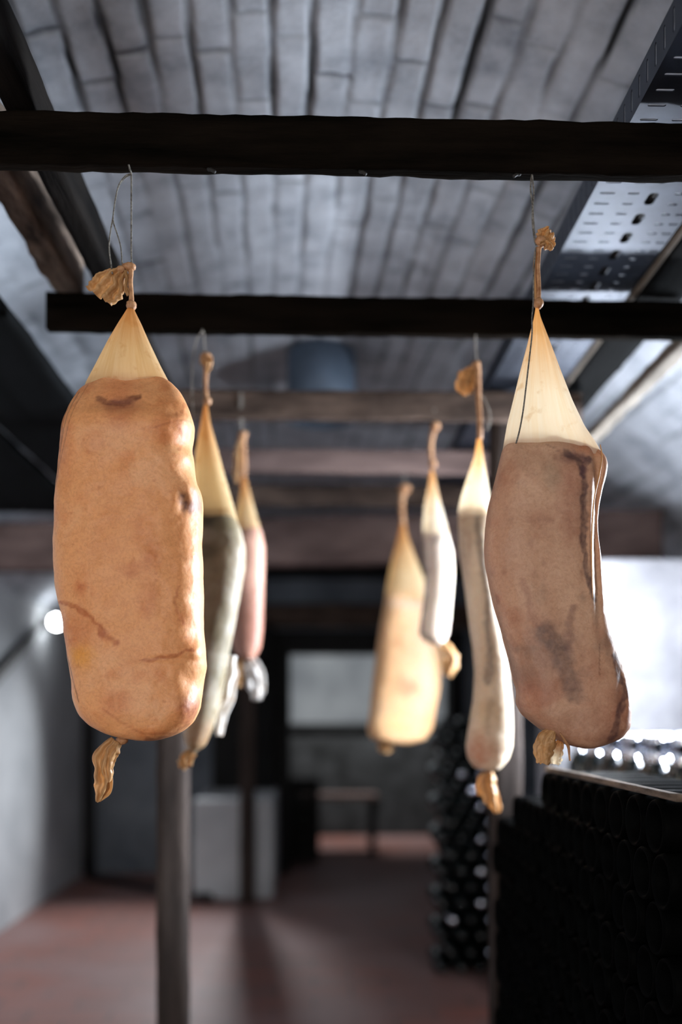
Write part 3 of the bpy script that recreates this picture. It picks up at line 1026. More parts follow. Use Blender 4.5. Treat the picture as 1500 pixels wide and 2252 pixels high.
def body_mesh(name, Lp, Rp, Y0, origin, rows, cols, thick, box=0.8, amp=0.02, nf=9.0, seed=0, dents=(), paint=None, twist=0.0, top=0.35, top_len=0.16, rim=9.0):
    """solid loft between a left and a right outline; the section is a rounded box thick * widest deep"""
    Lr = resample(Lp, rows); Rr = resample(Rp, rows)
    s = Y0 / F_PX
    c = (Lr + Rr) / 2
    h = (Rr - Lr) / 2
    w = np.hypot(h[:, 0], h[:, 1])
    wm = w.max()
    t = thick * wm * np.sqrt(np.clip(1 - (1 - w / wm) ** 2, 0, 1))
    vv = (c[:, 1] - c[:, 1].min()) / np.ptp(c[:, 1])
    t = t * (top + (1 - top) * sstep(0.0, 1.0, np.clip(vv / top_len, 0, 1) ** 0.8))
    ph = np.linspace(0, 2 * math.pi, cols, endpoint=False)
    cs = np.sign(np.cos(ph)) * np.abs(np.cos(ph)) ** box
    sn = np.sign(np.sin(ph)) * np.abs(np.sin(ph)) ** box
    PX = c[:, :1] + h[:, :1] * cs[None]
    PY = c[:, 1:] + h[:, 1:] * cs[None]
    PY = PY + rim * np.exp(-vv[:, None] / 0.035) * vnoise(cs[None] * 2.2 + 0 * PY, sn[None] * 1.1, 0.4, seed + 40)
    DY = -t[:, None] * sn[None]              # px units, sin>0 faces the camera
    if twist:
        DY = DY + twist * (PX - c[:, :1])
    front = np.clip(sn, -1, 1)[None] + 0 * PX
    # radial bumps
    nz = amp * fbm(PX / 330 * nf, PY / 330 * nf, DY / 330 * nf, seed, 4) + 0.5 * amp * vnoise(PX / 330 * nf * .4, PY / 330 * nf * .4, DY / 330 * nf * .4, seed + 3)
    k = np.clip(w / wm * 2, 0.15, 1)[:, None]
    DY = DY * (1 + nz * 2.5) + 0
    PX2 = c[:, :1] + (PX - c[:, :1]) * (1 + nz * k * 0.6)
    for (dx, dy, rx, ry, dep) in dents:
        g = np.exp(-(((PX - dx) / rx) ** 2 + ((PY - dy) / ry) ** 2)) * sstep(-0.1, 0.4, front)
        DY = DY + dep * g
    # to world
    pts = np.empty(PX.shape + (3,))
    base = np.array(P(690, HOR, Y0))
    ex = np.array(P(790, HOR, Y0)) - base
    ez = np.array(P(690, HOR - 100, Y0)) - base
    ex /= 100; ez /= 100
    pts[..., 0] = base[0] + (PX2 - 690) * ex[0]
    pts[..., 1] = Y0 + DY * s
    pts[..., 2] = base[2] + (HOR - PY) * ez[2] * (1 + 0)
    V = pts.reshape(-1, 3) - np.array(origin)
    Fc = grid_faces(rows, cols, True)
    Fc.append(tuple(range(cols - 1, -1, -1)))
    Fc.append(tuple(range((rows - 1) * cols, rows * cols)))
    me = mesh_np(name, V, Fc)
    bm = bmesh.new(); bm.from_mesh(me)
    bmesh.ops.recalc_face_normals(bm, faces=list(bm.faces))
    bm.to_mesh(me); bm.free()
    if paint:
        colr = np.ones((rows * cols, 4), np.float32)
        colr[:, :3] = paint(PX.ravel(), PY.ravel(), DY.ravel(), front.ravel())
        at = me.attributes.new('paint', 'FLOAT_COLOR', 'POINT')
        at.data.foreach_set('color', colr.ravel())
    info = dict(wm=wm, t0=t)
    return me, info


def cone_mesh(name, Lp, Rp, Y0, origin, rim_ratio, rows=60, cols=96, pleat=0.03, seed=0, inset=0.985):
    Lr = resample(Lp, rows); Rr = resample(Rp, rows)
    s = Y0 / F_PX
    c = (Lr + Rr) / 2
    h = (Rr - Lr) / 2 * inset
    w = np.hypot(h[:, 0], h[:, 1])
    v = np.linspace(0, 1, rows)
    t = w * (1 + (rim_ratio - 1) * v ** 1.0)
    ph = np.linspace(0, 2 * math.pi, cols, endpoint=False)
    cs = np.sign(np.cos(ph)) * np.abs(np.cos(ph)) ** 0.9
    sn = np.sign(np.sin(ph)) * np.abs(np.sin(ph)) ** 0.9
    pl = 1 + pleat * (1 - 0.85 * v[:, None]) * (vnoise(ph[None] * 3.5, v[:, None] * 1.2, 0.3, seed) + 0.35 * np.sin(ph[None] * 17 + 2 * v[:, None]))
    PX = c[:, :1] + h[:, :1] * cs[None] * (1 + (pl - 1) * 0.5)
    PY = c[:, 1:] + h[:, 1:] * cs[None]
    DY = -t[:, None] * sn[None] * pl
    base = np.array(P(690, HOR, Y0))
    ex = (np.array(P(790, HOR, Y0)) - base) / 100
    ez = (np.array(P(690, HOR - 100, Y0)) - base) / 100
    pts = np.empty(PX.shape + (3,))
    pts[..., 0] = base[0] + (PX - 690) * ex[0]
    pts[..., 1] = Y0 + DY * s
    pts[..., 2] = base[2] + (HOR - PY) * ez[2]
    V = pts.reshape(-1, 3) - np.array(origin)
    me = mesh_np(name, V, grid_faces(rows, cols, True))
    uvl = me.uv_layers.new(name='UVMap')
    vi = np.empty(len(me.loops), np.int32)
    me.loops.foreach_get('vertex_index', vi)
    # mirrored around the section so that there is no seam
    u = np.abs(((vi % cols) / cols + 0.25) % 1.0 - 0.5) * 2
    uv = np.stack([u, (vi // cols) / (rows - 1)], 1)
    uvl.data.foreach_set('uv', uv.astype(np.float32).ravel())
    return me


def ribbon_mesh(name, line, widths, Y0, origin, amp=8.0, folds=2.5, seed=0, rows=46, cols=22, jag=0.25, curl=0.8):
    """crumpled piece of casing along a centre line (px), with pleats in depth; a closed, wrinkled sleeve"""
    p = np.array(line, float)
    d = np.r_[0, np.cumsum(np.hypot(np.diff(p[:, 0]), np.diff(p[:, 1])))]
    t = np.linspace(0, d[-1], rows)
    cx = np.interp(t, d, p[:, 0]); cy = np.interp(t, d, p[:, 1])
    wd = np.interp(t, np.linspace(0, d[-1], len(widths)), widths)
    k = 2
    q = np.pad(np.stack([cx, cy, wd], 1), ((k, k), (0, 0)), mode='edge')
    ker = np.ones(2 * k + 1) / (2 * k + 1)
    cx, cy, wd = [np.convolve(q[:, i], ker, 'valid') for i in range(3)]
    tx = np.gradient(cx); ty = np.gradient(cy)
    L = np.hypot(tx, ty) + 1e-9
    nx, ny = -ty / L, tx / L
    u = np.linspace(-1, 1, cols)
    v = t / d[-1]
    V2, U2 = np.meshgrid(v, u, indexing='ij')
    edge = 1 + jag * vnoise(V2 * 9, np.sign(U2) * 3.3 + 7, 0.5, seed)
    hw = wd[:, None] * U2 * edge
    fold = amp * (np.sin(U2 * math.pi * folds + 3 * vnoise(V2 * 2, 0.5, 0.5, seed + 1)) * 0.6 + 1.2 * fbm(U2 * 1.6 + 5, V2 * 5, 0.5, seed + 2, 3))
    fold = fold * np.clip(wd[:, None] / (max(wd) * 0.6), 0.1, 1) + curl * amp * (U2 ** 2)
    slip = 0.22 * wd[:, None] * fbm(U2 * 1.5, V2 * 6, 0.9, seed + 4, 3)
    PX = cx[:, None] + nx[:, None] * (hw + slip)
    PY = cy[:, None] + ny[:, None] * (hw + slip) + (V2 > 0.85) * 4 * vnoise(U2 * 4, 0.3, 0.3, seed + 6)
    base = np.array(P(690, HOR, Y0))
    ex = (np.array(P(790, HOR, Y0)) - base) / 100
    ez = (np.array(P(690, HOR - 100, Y0)) - base) / 100
    pts = np.empty(PX.shape + (3,))
    pts[..., 0] = base[0] + (PX - 690) * ex[0]
    pts[..., 1] = Y0 + fold * Y0 / F_PX
    pts[..., 2] = base[2] + (HOR - PY) * ez[2]
    me = mesh_np(name, pts.reshape(-1, 3) - np.array(origin), grid_faces(rows, cols))
    uvl = me.uv_layers.new(name='UVMap')
    vi = np.empty(len(me.loops), np.int32)
    me.loops.foreach_get('vertex_index', vi)
    uv = np.stack([(vi % cols) / (cols - 1) * 0.5, (vi // cols) / (rows - 1)], 1)
    uvl.data.foreach_set('uv', uv.astype(np.float32).ravel())
    return me


def ribbon(name, root, origin, line, widths, Y0, mat, seed, amp=8, folds=2.5, jag=0.25, curl=0.8, dy=0.0, th=0.0009):
    me = ribbon_mesh(name, line, widths, Y0 + dy, origin, amp, folds, seed, jag=jag, curl=curl)
    o = link(name, me, M[mat], root)
    m = o.modifiers.new('thickness', 'SOLIDIFY'); m.thickness = th; m.offset = 0
    return o


def tubepx(name, root, origin, pts, Y0, r, mat, taper=None, seg=9):
    """pts: (px, py[, dy])"""
    w = []
    for p in pts:
        q = P(p[0], p[1], Y0 + (p[2] if len(p) > 2 else 0.0))
        w.append(q - Vector(origin))
    return link(name, tube_mesh(name, w, r, seg, taper), M[mat], root)


def lumppx(name, root, origin, px, py, Y0, rpx, mat, seed=0, squash=(1, 1, 1), amp=0.18, dy=0.0):
    q = P(px, py, Y0 + dy) - Vector(origin)
    return link(name, lump_mesh(name, rpx * Y0 / F_PX, squash, amp, 2.5, seed), M[mat], root, q)


def painter(base, mott, strokes=(), blobs=(), seed=0, scale=1.0, edge=None):
    """surface colouring of the cured meat: mottling, veins, stains and some painted shade.  colours are sRGB"""
    base = np.array(lin(*base))
    mt = [(np.array(lin(*c)), f, lo, hi, st) for (c, f, lo, hi, st) in mott]

    def f(px, py, dy, fr):
        out = np.tile(base, (px.size, 1))
        x = px / 330 * scale; y = py / 330 * scale; z = dy / 330 * scale
        for i, (c, fq, lo, hi, st) in enumerate(mt):
            m = sstep(lo, hi, fbm(x * fq, y * fq, z * fq, seed + 31 * i, 5)) * st
            out = out * (1 - m[:, None]) + c * m[:, None]
        jx = px + 9 / scale * fbm(x * 11, y * 11, z * 11, seed + 7, 3) + 4 / scale * vnoise(x * 40, y * 40, 0.5, seed + 8)
        jy = py + 9 / scale * fbm(x * 11, y * 11, z * 11 + 9, seed + 9, 3) + 4 / scale * vnoise(x * 40, y * 40, 3.5, seed + 10)
        fm = sstep(-0.05, 0.15, fr)
        grain = 0.75 + 0.35 * fbm(x * 45, y * 45, z * 45, seed + 12, 3)
        for (cx, cy, rx, ry, c, st) in blobs:
            m = np.exp(-(((jx - cx) / rx) ** 2 + ((jy - cy) / ry) ** 2) ** 1.5) * st * fm * np.clip(grain, 0, 1.1)
            m = np.clip(m, 0, 1)
            out = out * (1 - m[:, None]) + np.array(lin(*c)) * m[:, None]
        for (poly, wd, c, st) in strokes:
            thin = wd < 4
            d = poly_dist(px if thin else jx, py if thin else jy, poly)
            m = (1 - sstep(wd * 0.45, wd * 1.15, d)) * st * fm * np.clip(grain, 0, 1.1)
            m = np.clip(m, 0, 1)
            out = out * (1 - m[:, None]) + np.array(lin(*c)) * m[:, None]
        return np.clip(out, 0.003, 0.95)
    return f


GROUP = 'cured meats hanging in casings'

# ---- front left
Y1 = 1.412
org = P(288, 378, Y1)
m1 = thing('cured_meat', 'large orange cured meat in casing, hanging at front left', 'meat', org, GROUP)
paint1 = painter((232, 166, 112),
                 [((220, 148, 92), 5.0, -0.10, 0.6, 0.5), ((238, 184, 138), 4.0, 0.0, 0.5, 0.5), ((206, 118, 62), 8.0, 0.16, 0.65, 0.45),
                  ((176, 92, 48), 22.0, 0.36, 0.65, 0.35)],
                 strokes=[([(238, 900), (252, 908), (275, 913), (300, 909), (318, 897)], 8, (104, 56, 44), 0.85),
                          ([(178, 872), (160, 905), (150, 950), (146, 1000), (139, 1050), (134, 1090)], 3.6, (96, 56, 36), 0.8),
                          ([(186, 878), (170, 930), (158, 980), (150, 1030), (140, 1085)], 2.2, (110, 64, 40), 0.6),
                          ([(166, 900), (153, 960), (150, 1010)], 5, (140, 80, 48), 0.6),
                          ([(205, 860), (190, 900), (172, 970), (155, 1030), (135, 1095)], 1.8, (140, 84, 50), 0.6),
                          ([(131, 1333), (158, 1334), (186, 1346), (214, 1368), (243, 1393), (262, 1410), (279, 1425)], 7, (170, 82, 34), 0.8),
                          ([(133, 1368), (148, 1396), (163, 1437), (177, 1488), (194, 1545)], 1.9, (112, 58, 30), 0.85),
                          ([(325, 1456), (358, 1459), (392, 1450), (432, 1433)], 4.5, (166, 78, 46), 0.7),
                          ([(415, 900), (398, 940), (410, 985), (400, 1010)], 5, (170, 92, 52), 0.5),
                          ([(355, 970), (400, 950), (424, 940)], 2.5, (170, 95, 60), 0.5),
                          ([(250, 1560), (290, 1590), (330, 1612), (390, 1612)], 3, (170, 90, 55), 0.45),
                          ([(420, 1595), (385, 1618), (330, 1626)], 5, (130, 62, 32), 0.6),
                          ([(405, 1300), (400, 1340), (412, 1380)], 4, (176, 92, 60), 0.45)],
                 blobs=[(278, 912, 44, 16, (110, 60, 48), 0.75), (285, 935, 34, 40, (176, 96, 66), 0.55), (275, 872, 44, 30, (216, 132, 92), 0.5),
                        (182, 1398, 48, 40, (192, 94, 34), 0.6), (205, 1452, 30, 26, (232, 160, 62), 0.8),
                        (414, 1122, 10, 24, (66, 34, 38), 0.95), (438, 1118, 9, 26, (110, 60, 70), 0.8), (426, 1128, 10, 14, (96, 44, 44), 0.8),
                        (428, 1566, 26, 36, (128, 52, 42), 0.8), (312, 1266, 26, 18, (190, 104, 56), 0.7), (352, 1240, 18, 34, (188, 100, 54), 0.6),
                        (205, 1306, 9, 12, (180, 82, 36), 0.6), (385, 975, 30, 40, (196, 112, 64), 0.55), (190, 870, 34, 20, (196, 118, 70), 0.6),
                        (345, 1330, 20, 40, (196, 112, 66), 0.5), (330, 1180, 26, 40, (206, 124, 76), 0.45), (230, 1000, 30, 24, (200, 118, 66), 0.4), (165, 1010, 22, 60, (198, 112, 62), 0.5), (400, 1010, 22, 12, (238, 190, 140), 0.5), (275, 1545, 36, 26, (194, 104, 50), 0.6)], seed=3)
L1 = [(283, 842), (215, 846), (196, 846), (182, 852), (166, 867), (150, 898), (137, 938), (131, 990), (128, 1040), (123, 1080), (121, 1130), (118, 1200), (119, 1250), (121, 1295),
      (126, 1320), (133, 1350), (138, 1380), (145, 1420), (152, 1470), (157, 1510), (161, 1545), (173, 1571), (197, 1595), (230, 1611), (262, 1620), (300, 1626)]
R1 = [(283, 842), (345, 842), (362, 841), (377, 845), (402, 870), (416, 900), (427, 935), (425, 962), (420, 985), (425, 1010), (431, 1060), (443, 1086), (446, 1112), (445, 1150), (444, 1200),
      (446, 1240), (447, 1300), (446, 1350), (447, 1385), (452, 1430), (454, 1465), (448, 1495), (444, 1530), (440, 1560), (426, 1588), (405, 1607), (380, 1619), (345, 1629), (300, 1628)]
L1 = [(x + 11 * min(1, max(0, (283 - x) / 120)), y) for x, y in L1]
me, inf = body_mesh('meat', L1, R1, Y1, org, 330, 240, 0.60, box=0.62, amp=0.02, nf=8, seed=4, paint=paint1,
                    dents=[(275, 920, 55, 14, 7), (278, 878, 50, 26, -9), (420, 985, 25, 22, 14), (404, 1000, 30, 10, 6), (440, 1090, 22, 20, -12), (414, 1122, 12, 26, 9), (440, 1130, 14, 60, 10),
                           (200, 1370, 60, 14, 3), (200, 1440, 50, 50, -7), (395, 1455, 50, 7, 5), (430, 1500, 20, 24, 10), (436, 1400, 16, 22, 9), (445, 1440, 18, 18, -10), (160, 950, 12, 90, 5),
                           (445, 1330, 16, 14, 8), (446, 1260, 14, 18, 7), (428, 1040, 16, 16, 9), (400, 925, 22, 14, 7), (448, 1515, 14, 12, 8), (420, 1560, 30, 40, -8), (250, 1600, 60, 20, 6), (150, 1470, 12, 80, 4)])
link('meat', me, M['meat'], m1)
me = cone_mesh('casing_neck', [(286, 676), (279, 690), (262, 718), (240, 756), (214, 806), (192, 846), (186, 862)], [(293, 676), (300, 690), (314, 718), (331, 756), (356, 808), (374, 842), (385, 858)], Y1, org, 0.32, seed=11)
link('casing_neck', me, M['casing'], m1)
lumppx('knot', m1, org, 289, 672, Y1, 11, 'knot', 1, (1, 1, 1.05))
tubepx('neck_stem', m1, org, [(289, 672), (289, 650), (287, 620), (288, 596), (285, 586)], Y1, 0.0034, 'knot', [1.3, 1, 1, 1.1, 1.4])
lumppx('top_knot', m1, org, 284, 587, Y1, 11, 'knot', 2, (1.35, 1, 0.85), 0.25)
lumppx('top_knot', m1, org, 266, 592, Y1, 8, 'knot', 8, (1.2, 1, 0.9), 0.25, dy=-0.003)
ribbon('casing_flap', m1, org, [(274, 590), (257, 612), (238, 638), (222, 660)], [6, 22, 33, 38, 36], Y1, 'crumple', 21, amp=9, folds=3.2, jag=0.2, dy=-0.004)
ribbon('casing_shred', m1, org, [(278, 598), (281, 615), (279, 635), (284, 655)], [3, 4, 3, 5, 2], Y1, 'crumple', 22, amp=3, dy=-0.004)
tubepx('string', m1, org, [(283, 362, -0.014), (286, 374, -0.012), (289, 384, -0.006), (289, 430, 0), (289, 500, 0), (289, 560, 0), (290, 584, 0)], Y1, 0.00125, 'twine')
tubepx('string', m1, org, [(289, 382, -0.006), (275, 388, -0.005), (261, 408, -0.004), (254, 440, 0), (248, 480, 0), (243, 510, 0), (240, 545, 0), (244, 580, 0), (247, 602, -0.006)], Y1, 0.0010, 'twine')
tubepx('string', m1, org, [(289, 383, -0.005), (272, 394, -0.003), (259, 416, 0), (252, 450, 0), (249, 485, 0), (258, 515, 0), (266, 545, 0), (269, 585, 0)], Y1, 0.0010, 'twine')
lumppx('tail_knot', m1, org, 268, 1629, Y1, 11, 'knot', 3, (1.2, 1, 0.8), 0.25)
ribbon('casing_tail', m1, org, [(258, 1628), (240, 1646), (231, 1668), (230, 1700), (232, 1725), (216, 1765)], [12, 22, 24, 17, 22, 20, 3], Y1, 'crumple', 23, amp=9, folds=2.2, jag=0.3)
ribbon('casing_tail', m1, org, [(262, 1630), (248, 1655), (242, 1690), (243, 1720)], [8, 14, 10, 9, 3], Y1, 'crumple', 24, amp=6, folds=1.6, jag=0.3, dy=-0.008)

# ---- front right
org = P(1170, 388, Y1)
m2 = thing('cured_meat', 'large curved greyish brown meat with dark veins, hanging at front right', 'meat', org, GROUP)
paint2 = painter((198, 156, 128),
                 [((172, 120, 94), 5.0, -0.05, 0.5, 0.7), ((212, 174, 146), 4.0, 0.0, 0.5, 0.5), ((150, 104, 84), 12.0, 0.15, 0.6, 0.5), ((140, 120, 105), 6.0, 0.2, 0.6, 0.5)],
                 strokes=[([(1236, 1006), (1260, 1022), (1268, 1055), (1272, 1095), (1270, 1150), (1271, 1200), (1274, 1245), (1280, 1285), (1292, 1325)], 9, (74, 56, 60), 0.9),
                          ([(1288, 1012), (1275, 1030), (1268, 1060)], 7, (80, 50, 62), 0.8),
                          ([(1195, 985), (1225, 1005)], 2.5, (110, 76, 66), 0.6),
                          ([(1185, 1395), (1213, 1430), (1232, 1480), (1248, 1525)], 26, (92, 72, 68), 0.7),
                          ([(1246, 1340), (1238, 1370), (1234, 1440)], 10, (120, 84, 76), 0.6),
                          ([(1340, 1445), (1346, 1490), (1362, 1520), (1352, 1560), (1340, 1600), (1332, 1622)], 11, (74, 48, 50), 0.85),
                          ([(1140, 1290), (1150, 1340), (1170, 1380)], 10, (150, 98, 76), 0.5),
                          ([(1300, 1150), (1301, 1230), (1303, 1312)], 1.8, (110, 74, 54), 0.7),
                          ([(1303, 1420), (1301, 1490)], 1.6, (110, 70, 54), 0.6),
                          ([(1296, 970), (1322, 1010), (1318, 1050), (1305, 1120)], 2.0, (150, 98, 66), 0.5)],
                 blobs=[(1258, 1016, 34, 16, (80, 48, 66), 0.85), (1240, 1110, 34, 110, (160, 104, 86), 0.6), (1330, 1620, 34, 22, (92, 58, 56), 0.7), (1290, 990, 34, 16, (196, 120, 78), 0.6),
                        (1200, 1060, 20, 40, (140, 124, 104), 0.5), (1350, 1560, 60, 60, (160, 92, 66), 0.6), (1165, 1530, 40, 40, (166, 100, 72), 0.55), (1200, 1430, 60, 60, (130, 96, 84), 0.5),
                        (1190, 968, 60, 16, (206, 168, 120), 0.5), (1310, 1080, 12, 90, (216, 164, 122), 0.5), (1270, 1500, 30, 70, (188, 140, 116), 0.4), (1260, 1600, 90, 45, (146, 96, 74), 0.6), (1170, 1470, 40, 70, (150, 108, 90), 0.5), (1100, 1200, 22, 120, (178, 136, 112), 0.5)], seed=13)
L2 = [(1218, 960), (1150, 962), (1128, 966), (1112, 974), (1106, 986), (1101, 1010), (1090, 1060), (1077, 1110), (1070, 1160), (1068, 1200), (1071, 1240), (1078, 1280), (1089, 1330), (1104, 1380), (1120, 1440),
      (1132, 1495), (1140, 1520), (1137, 1545), (1150, 1570), (1180, 1594), (1215, 1620), (1245, 1637), (1285, 1646)]
R2 = [(1218, 960), (1280, 966), (1305, 972), (1326, 984), (1338, 1004), (1341, 1022), (1337, 1045), (1329, 1075), (1323, 1110), (1320, 1145), (1321, 1180), (1325, 1215), (1327, 1255), (1330, 1300), (1336, 1345),
      (1350, 1390), (1365, 1430), (1380, 1475), (1390, 1515), (1393, 1560), (1391, 1600), (1371, 1624), (1340, 1637), (1310, 1646), (1285, 1647)]
R2 = [(x - 5 * min(1, max(0, (x - 1285) / 40)), y) for x, y in R2]
me, inf = body_mesh('meat', L2, R2, Y1, org, 330, 240, 0.60, box=0.70, amp=0.018, nf=7, seed=17, paint=paint2,
                    dents=[(1305, 1080, 10, 120, 12), (1303, 1230, 9, 130, 12), (1330, 1030, 14, 60, -8), (1324, 1230, 12, 120, -6), (1270, 1150, 12, 150, 5), (1215, 985, 70, 14, -6), (1352, 1530, 12, 60, 6), (1240, 1600, 30, 40, 8), (1275, 1010, 40, 12, 6)])
link('meat', me, M['meat'], m2)
me = cone_mesh('casing_neck', [(1180, 672), (1177, 692), (1160, 760), (1145, 815), (1129, 880), (1116, 930), (1108, 974), (1103, 1000)], [(1187, 672), (1191, 692), (1211, 745), (1235, 810), (1262, 878), (1290, 935), (1318, 974), (1333, 1000)], Y1, org, 0.32, seed=12)
link('casing_neck', me, M['casing_pale'], m2)
tubepx('casing_fold', m2, org, [(1320, 978, -0.012), (1324, 1005, -0.030), (1318, 1045, -0.040), (1308, 1090, -0.046), (1303, 1140, -0.05), (1301, 1200, -0.053), (1302, 1260, -0.054), (1304, 1315, -0.054)], Y1, 0.0011, 'crumple', [0.6, 1, 1, 1, 1, 1, 0.7, 0.4], 7)
lumppx('knot', m2, org, 1184, 667, Y1, 12, 'knot', 4, (0.95, 1, 1.05))
tubepx('neck_stem', m2, org, [(1183, 667), (1185, 630), (1183, 590), (1184, 560), (1184, 545)], Y1, 0.0032, 'knot', [1.4, 1, 1, 1.1, 1.5])
tubepx('casing_strand', m2, org, [(1178, 662), (1177, 630), (1175, 590), (1178, 552)], Y1, 0.0018, 'crumple')
lumppx('top_knot', m2, org, 1189, 530, Y1, 11, 'knot', 5, (1.1, 1, 1.0), 0.25)
ribbon('casing_flap', m2, org, [(1186, 532), (1196, 522), (1206, 513), (1216, 503)], [6, 13, 20, 22, 16], Y1, 'crumple', 25, amp=9, folds=3.2, jag=0.35)
ribbon('casing_flap', m2, org, [(1190, 528), (1204, 524), (1214, 530), (1218, 542)], [5, 10, 12, 9, 3], Y1, 'crumple', 26, amp=7, folds=2.2, jag=0.35, dy=-0.006)
tubepx('string', m2, org, [(1170, 384, -0.010), (1168, 398, -0.004), (1167, 420, 0), (1171, 450, 0), (1171, 490, 0), (1176, 530, 0), (1180, 540, 0)], Y1, 0.00115, 'twine')
tubepx('string', m2, org, [(1170, 384, -0.010), (1172, 400, -0.004), (1174, 425, 0), (1172, 455, 0), (1174, 495, 0), (1177, 535, 0)], Y1, 0.00115, 'twine')
tubepx('string', m2, org, [(1178, 545, -0.004), (1174, 600, -0.004), (1173, 660, -0.006), (1170, 700, -0.010), (1170, 735, -0.016), (1164, 790, -0.03), (1157, 850, -0.044), (1151, 900, -0.055), (1143, 945, -0.063), (1135, 975, -0.066)], Y1, 0.0011, 'twine')
tubepx('tail_cord', m2, org, [(1232, 1612, -0.04), (1243, 1630, -0.034), (1250, 1642, -0.03), (1252, 1660, -0.03), (1254, 1673, -0.03)], Y1, 0.002, 'knot', [0.6, 1, 1.1, 0.7, 0.8])
ribbon('casing_tail', m2, org, [(1224, 1604), (1208, 1624), (1200, 1650), (1196, 1682)], [8, 20, 25, 22, 12], Y1, 'crumple', 27, amp=7, folds=1.0, jag=0.12, dy=-0.03, curl=1.4)
ribbon('casing_tail', m2, org, [(1236, 1630), (1230, 1646), (1224, 1664), (1222, 1682)], [7, 14, 17, 18, 14], Y1, 'casing_pale', 28, amp=6, folds=2.0, jag=0.25, dy=-0.022)

# ---- second row left
Y2 = 2.012
org = P(448, 728, Y2)
m3 = thing('cured_meat', 'long olive grey meat half hidden behind the orange front left meat', 'meat', org, GROUP)
paint3 = painter((186, 172, 148), [((140, 128, 100), 4, -0.2, 0.4, 0.9), ((206, 196, 182), 5, 0.15, 0.5, 0.5), ((90, 82, 70), 9, 0.2, 0.55, 0.7)],
                 blobs=[(462, 1150, 26, 18, (60, 56, 58), 1.0), (460, 1222, 26, 26, (58, 52, 48), 1.0), (450, 1320, 70, 190, (124, 112, 84), 0.75), (440, 1620, 50, 40, (150, 96, 48), 0.7)], seed=23)  # broad olive blob paints the shaded face; the small dark spots are stains
L3 = [(462, 1120), (432, 1122), (420, 1130), (408, 1180), (398, 1260), (392, 1360), (392, 1460), (396, 1540), (402, 1600), (410, 1640), (425, 1655)]
R3 = [(462, 1120), (495, 1120), (512, 1126), (530, 1165), (540, 1205), (540, 1245), (531, 1295), (521, 1350), (512, 1400), (502, 1450), (494, 1500), (482, 1560), (468, 1605), (452, 1640), (428, 1656)]
me, inf = body_mesh('meat', L3, R3, Y2, org, 130, 90, 0.8, box=0.85, amp=0.03, nf=8, seed=27, paint=paint3)
link('meat', me, M['meat'], m3)
me = cone_mesh('casing_neck', [(450, 892), (443, 930), (432, 990), (425, 1060), (418, 1120), (414, 1150)], [(457, 892), (463, 930), (480, 990), (496, 1050), (514, 1110), (524, 1150)], Y2, org, 0.5, seed=14, rows=40, cols=64)
link('casing_neck', me, M['casing'], m3)
lumppx('knot', m3, org, 456, 882, Y2, 9, 'knot', 6)
tubepx('neck_stem', m3, org, [(455, 884), (452, 850), (453, 820), (454, 800)], Y2, 0.0042, 'knot', [1, 1, 1.2, 1.6])
lumppx('top_knot', m3, org, 453, 790, Y2, 14, 'knot', 7, (1, 1, 1), 0.3)
ribbon('casing_flap', m3, org, [(454, 786), (457, 805), (455, 824)], [12, 12, 8, 4], Y2, 'crumple', 41, amp=5, jag=0.3, dy=-0.012)
tubepx('string', m3, org, [(445, 724, -0.012), (449, 740, -0.004), (450, 765, 0), (453, 788, 0)], Y2, 0.0014, 'pale_twine')
tubepx('string', m3, org, [(446, 728, -0.012), (430, 755, -0.004), (422, 830, 0), (424, 900, 0), (427, 960, 0)], Y2, 0.0013, 'pale_twine')
ribbon('casing_tail', m3, org, [(426, 1652), (412, 1665), (402, 1690)], [10, 14, 16, 8], Y2, 'crumple', 42, amp=6, jag=0.3)
ribbon('loose_casing', m3, org, [(508, 1440), (506, 1490), (500, 1530), (488, 1570), (482, 1620)], [10, 16, 20, 18, 12, 8], Y2 + 0.05, 'crumple_pale', 43, amp=8, jag=0.3)

# ---- third row left
Y3 = 2.595
org = P(531, 905, Y3)
m4 = thing('cured_meat', 'pinkish meat tapering to a tied white end, rearmost on the left', 'meat', org, GROUP)
paint4 = painter((206, 160, 140), [((186, 136, 118), 4, 0, 0.5, 0.6), ((150, 96, 76), 7, 0.2, 0.6, 0.5)],
                 blobs=[(545, 1390, 70, 100, (140, 84, 66), 0.75)], seed=33)  # brown blob paints the shade over the lower half
L4 = [(545, 1155), (525, 1158), (516, 1170), (508, 1215), (506, 1280), (507, 1350), (509, 1400), (515, 1432), (530, 1448), (546, 1452)]
R4 = [(545, 1155), (566, 1156), (575, 1166), (583, 1205), (582, 1250), (581, 1320), (579, 1385), (574, 1425), (562, 1446), (547, 1453)]
me, inf = body_mesh('meat', L4, R4, Y3, org, 100, 72, 0.85, box=0.85, amp=0.02, nf=8, seed=37, paint=paint4)
link('meat', me, M['meat'], m4)
me = cone_mesh('casing_neck', [(533, 1045), (529, 1085), (521, 1130), (514, 1175)], [(540, 1045), (552, 1090), (566, 1140), (578, 1178)], Y3, org, 0.5, seed=15, rows=40, cols=64)
link('casing_neck', me, M['casing'], m4)
tubepx('neck_stem', m4, org, [(536, 1050), (537, 1020), (535, 985), (533, 962)], Y3, 0.0065, 'knot', [1.0, 1, 1.1, 1.3])
lumppx('knot', m4, org, 534, 958, Y3, 10, 'knot', 9, (1, 1, 1), 0.3)
ribbon('casing_flap', m4, org, [(530, 962), (525, 990), (522, 1030), (520, 1064)], [6, 8, 9, 8, 5], Y3, 'crumple', 44, amp=5, jag=0.3, dy=-0.008)
tubepx('string', m4, org, [(531, 862, -0.02), (532, 900, -0.016), (533, 935, 0), (534, 958, 0)], Y3, 0.0014, 'pale_twine')
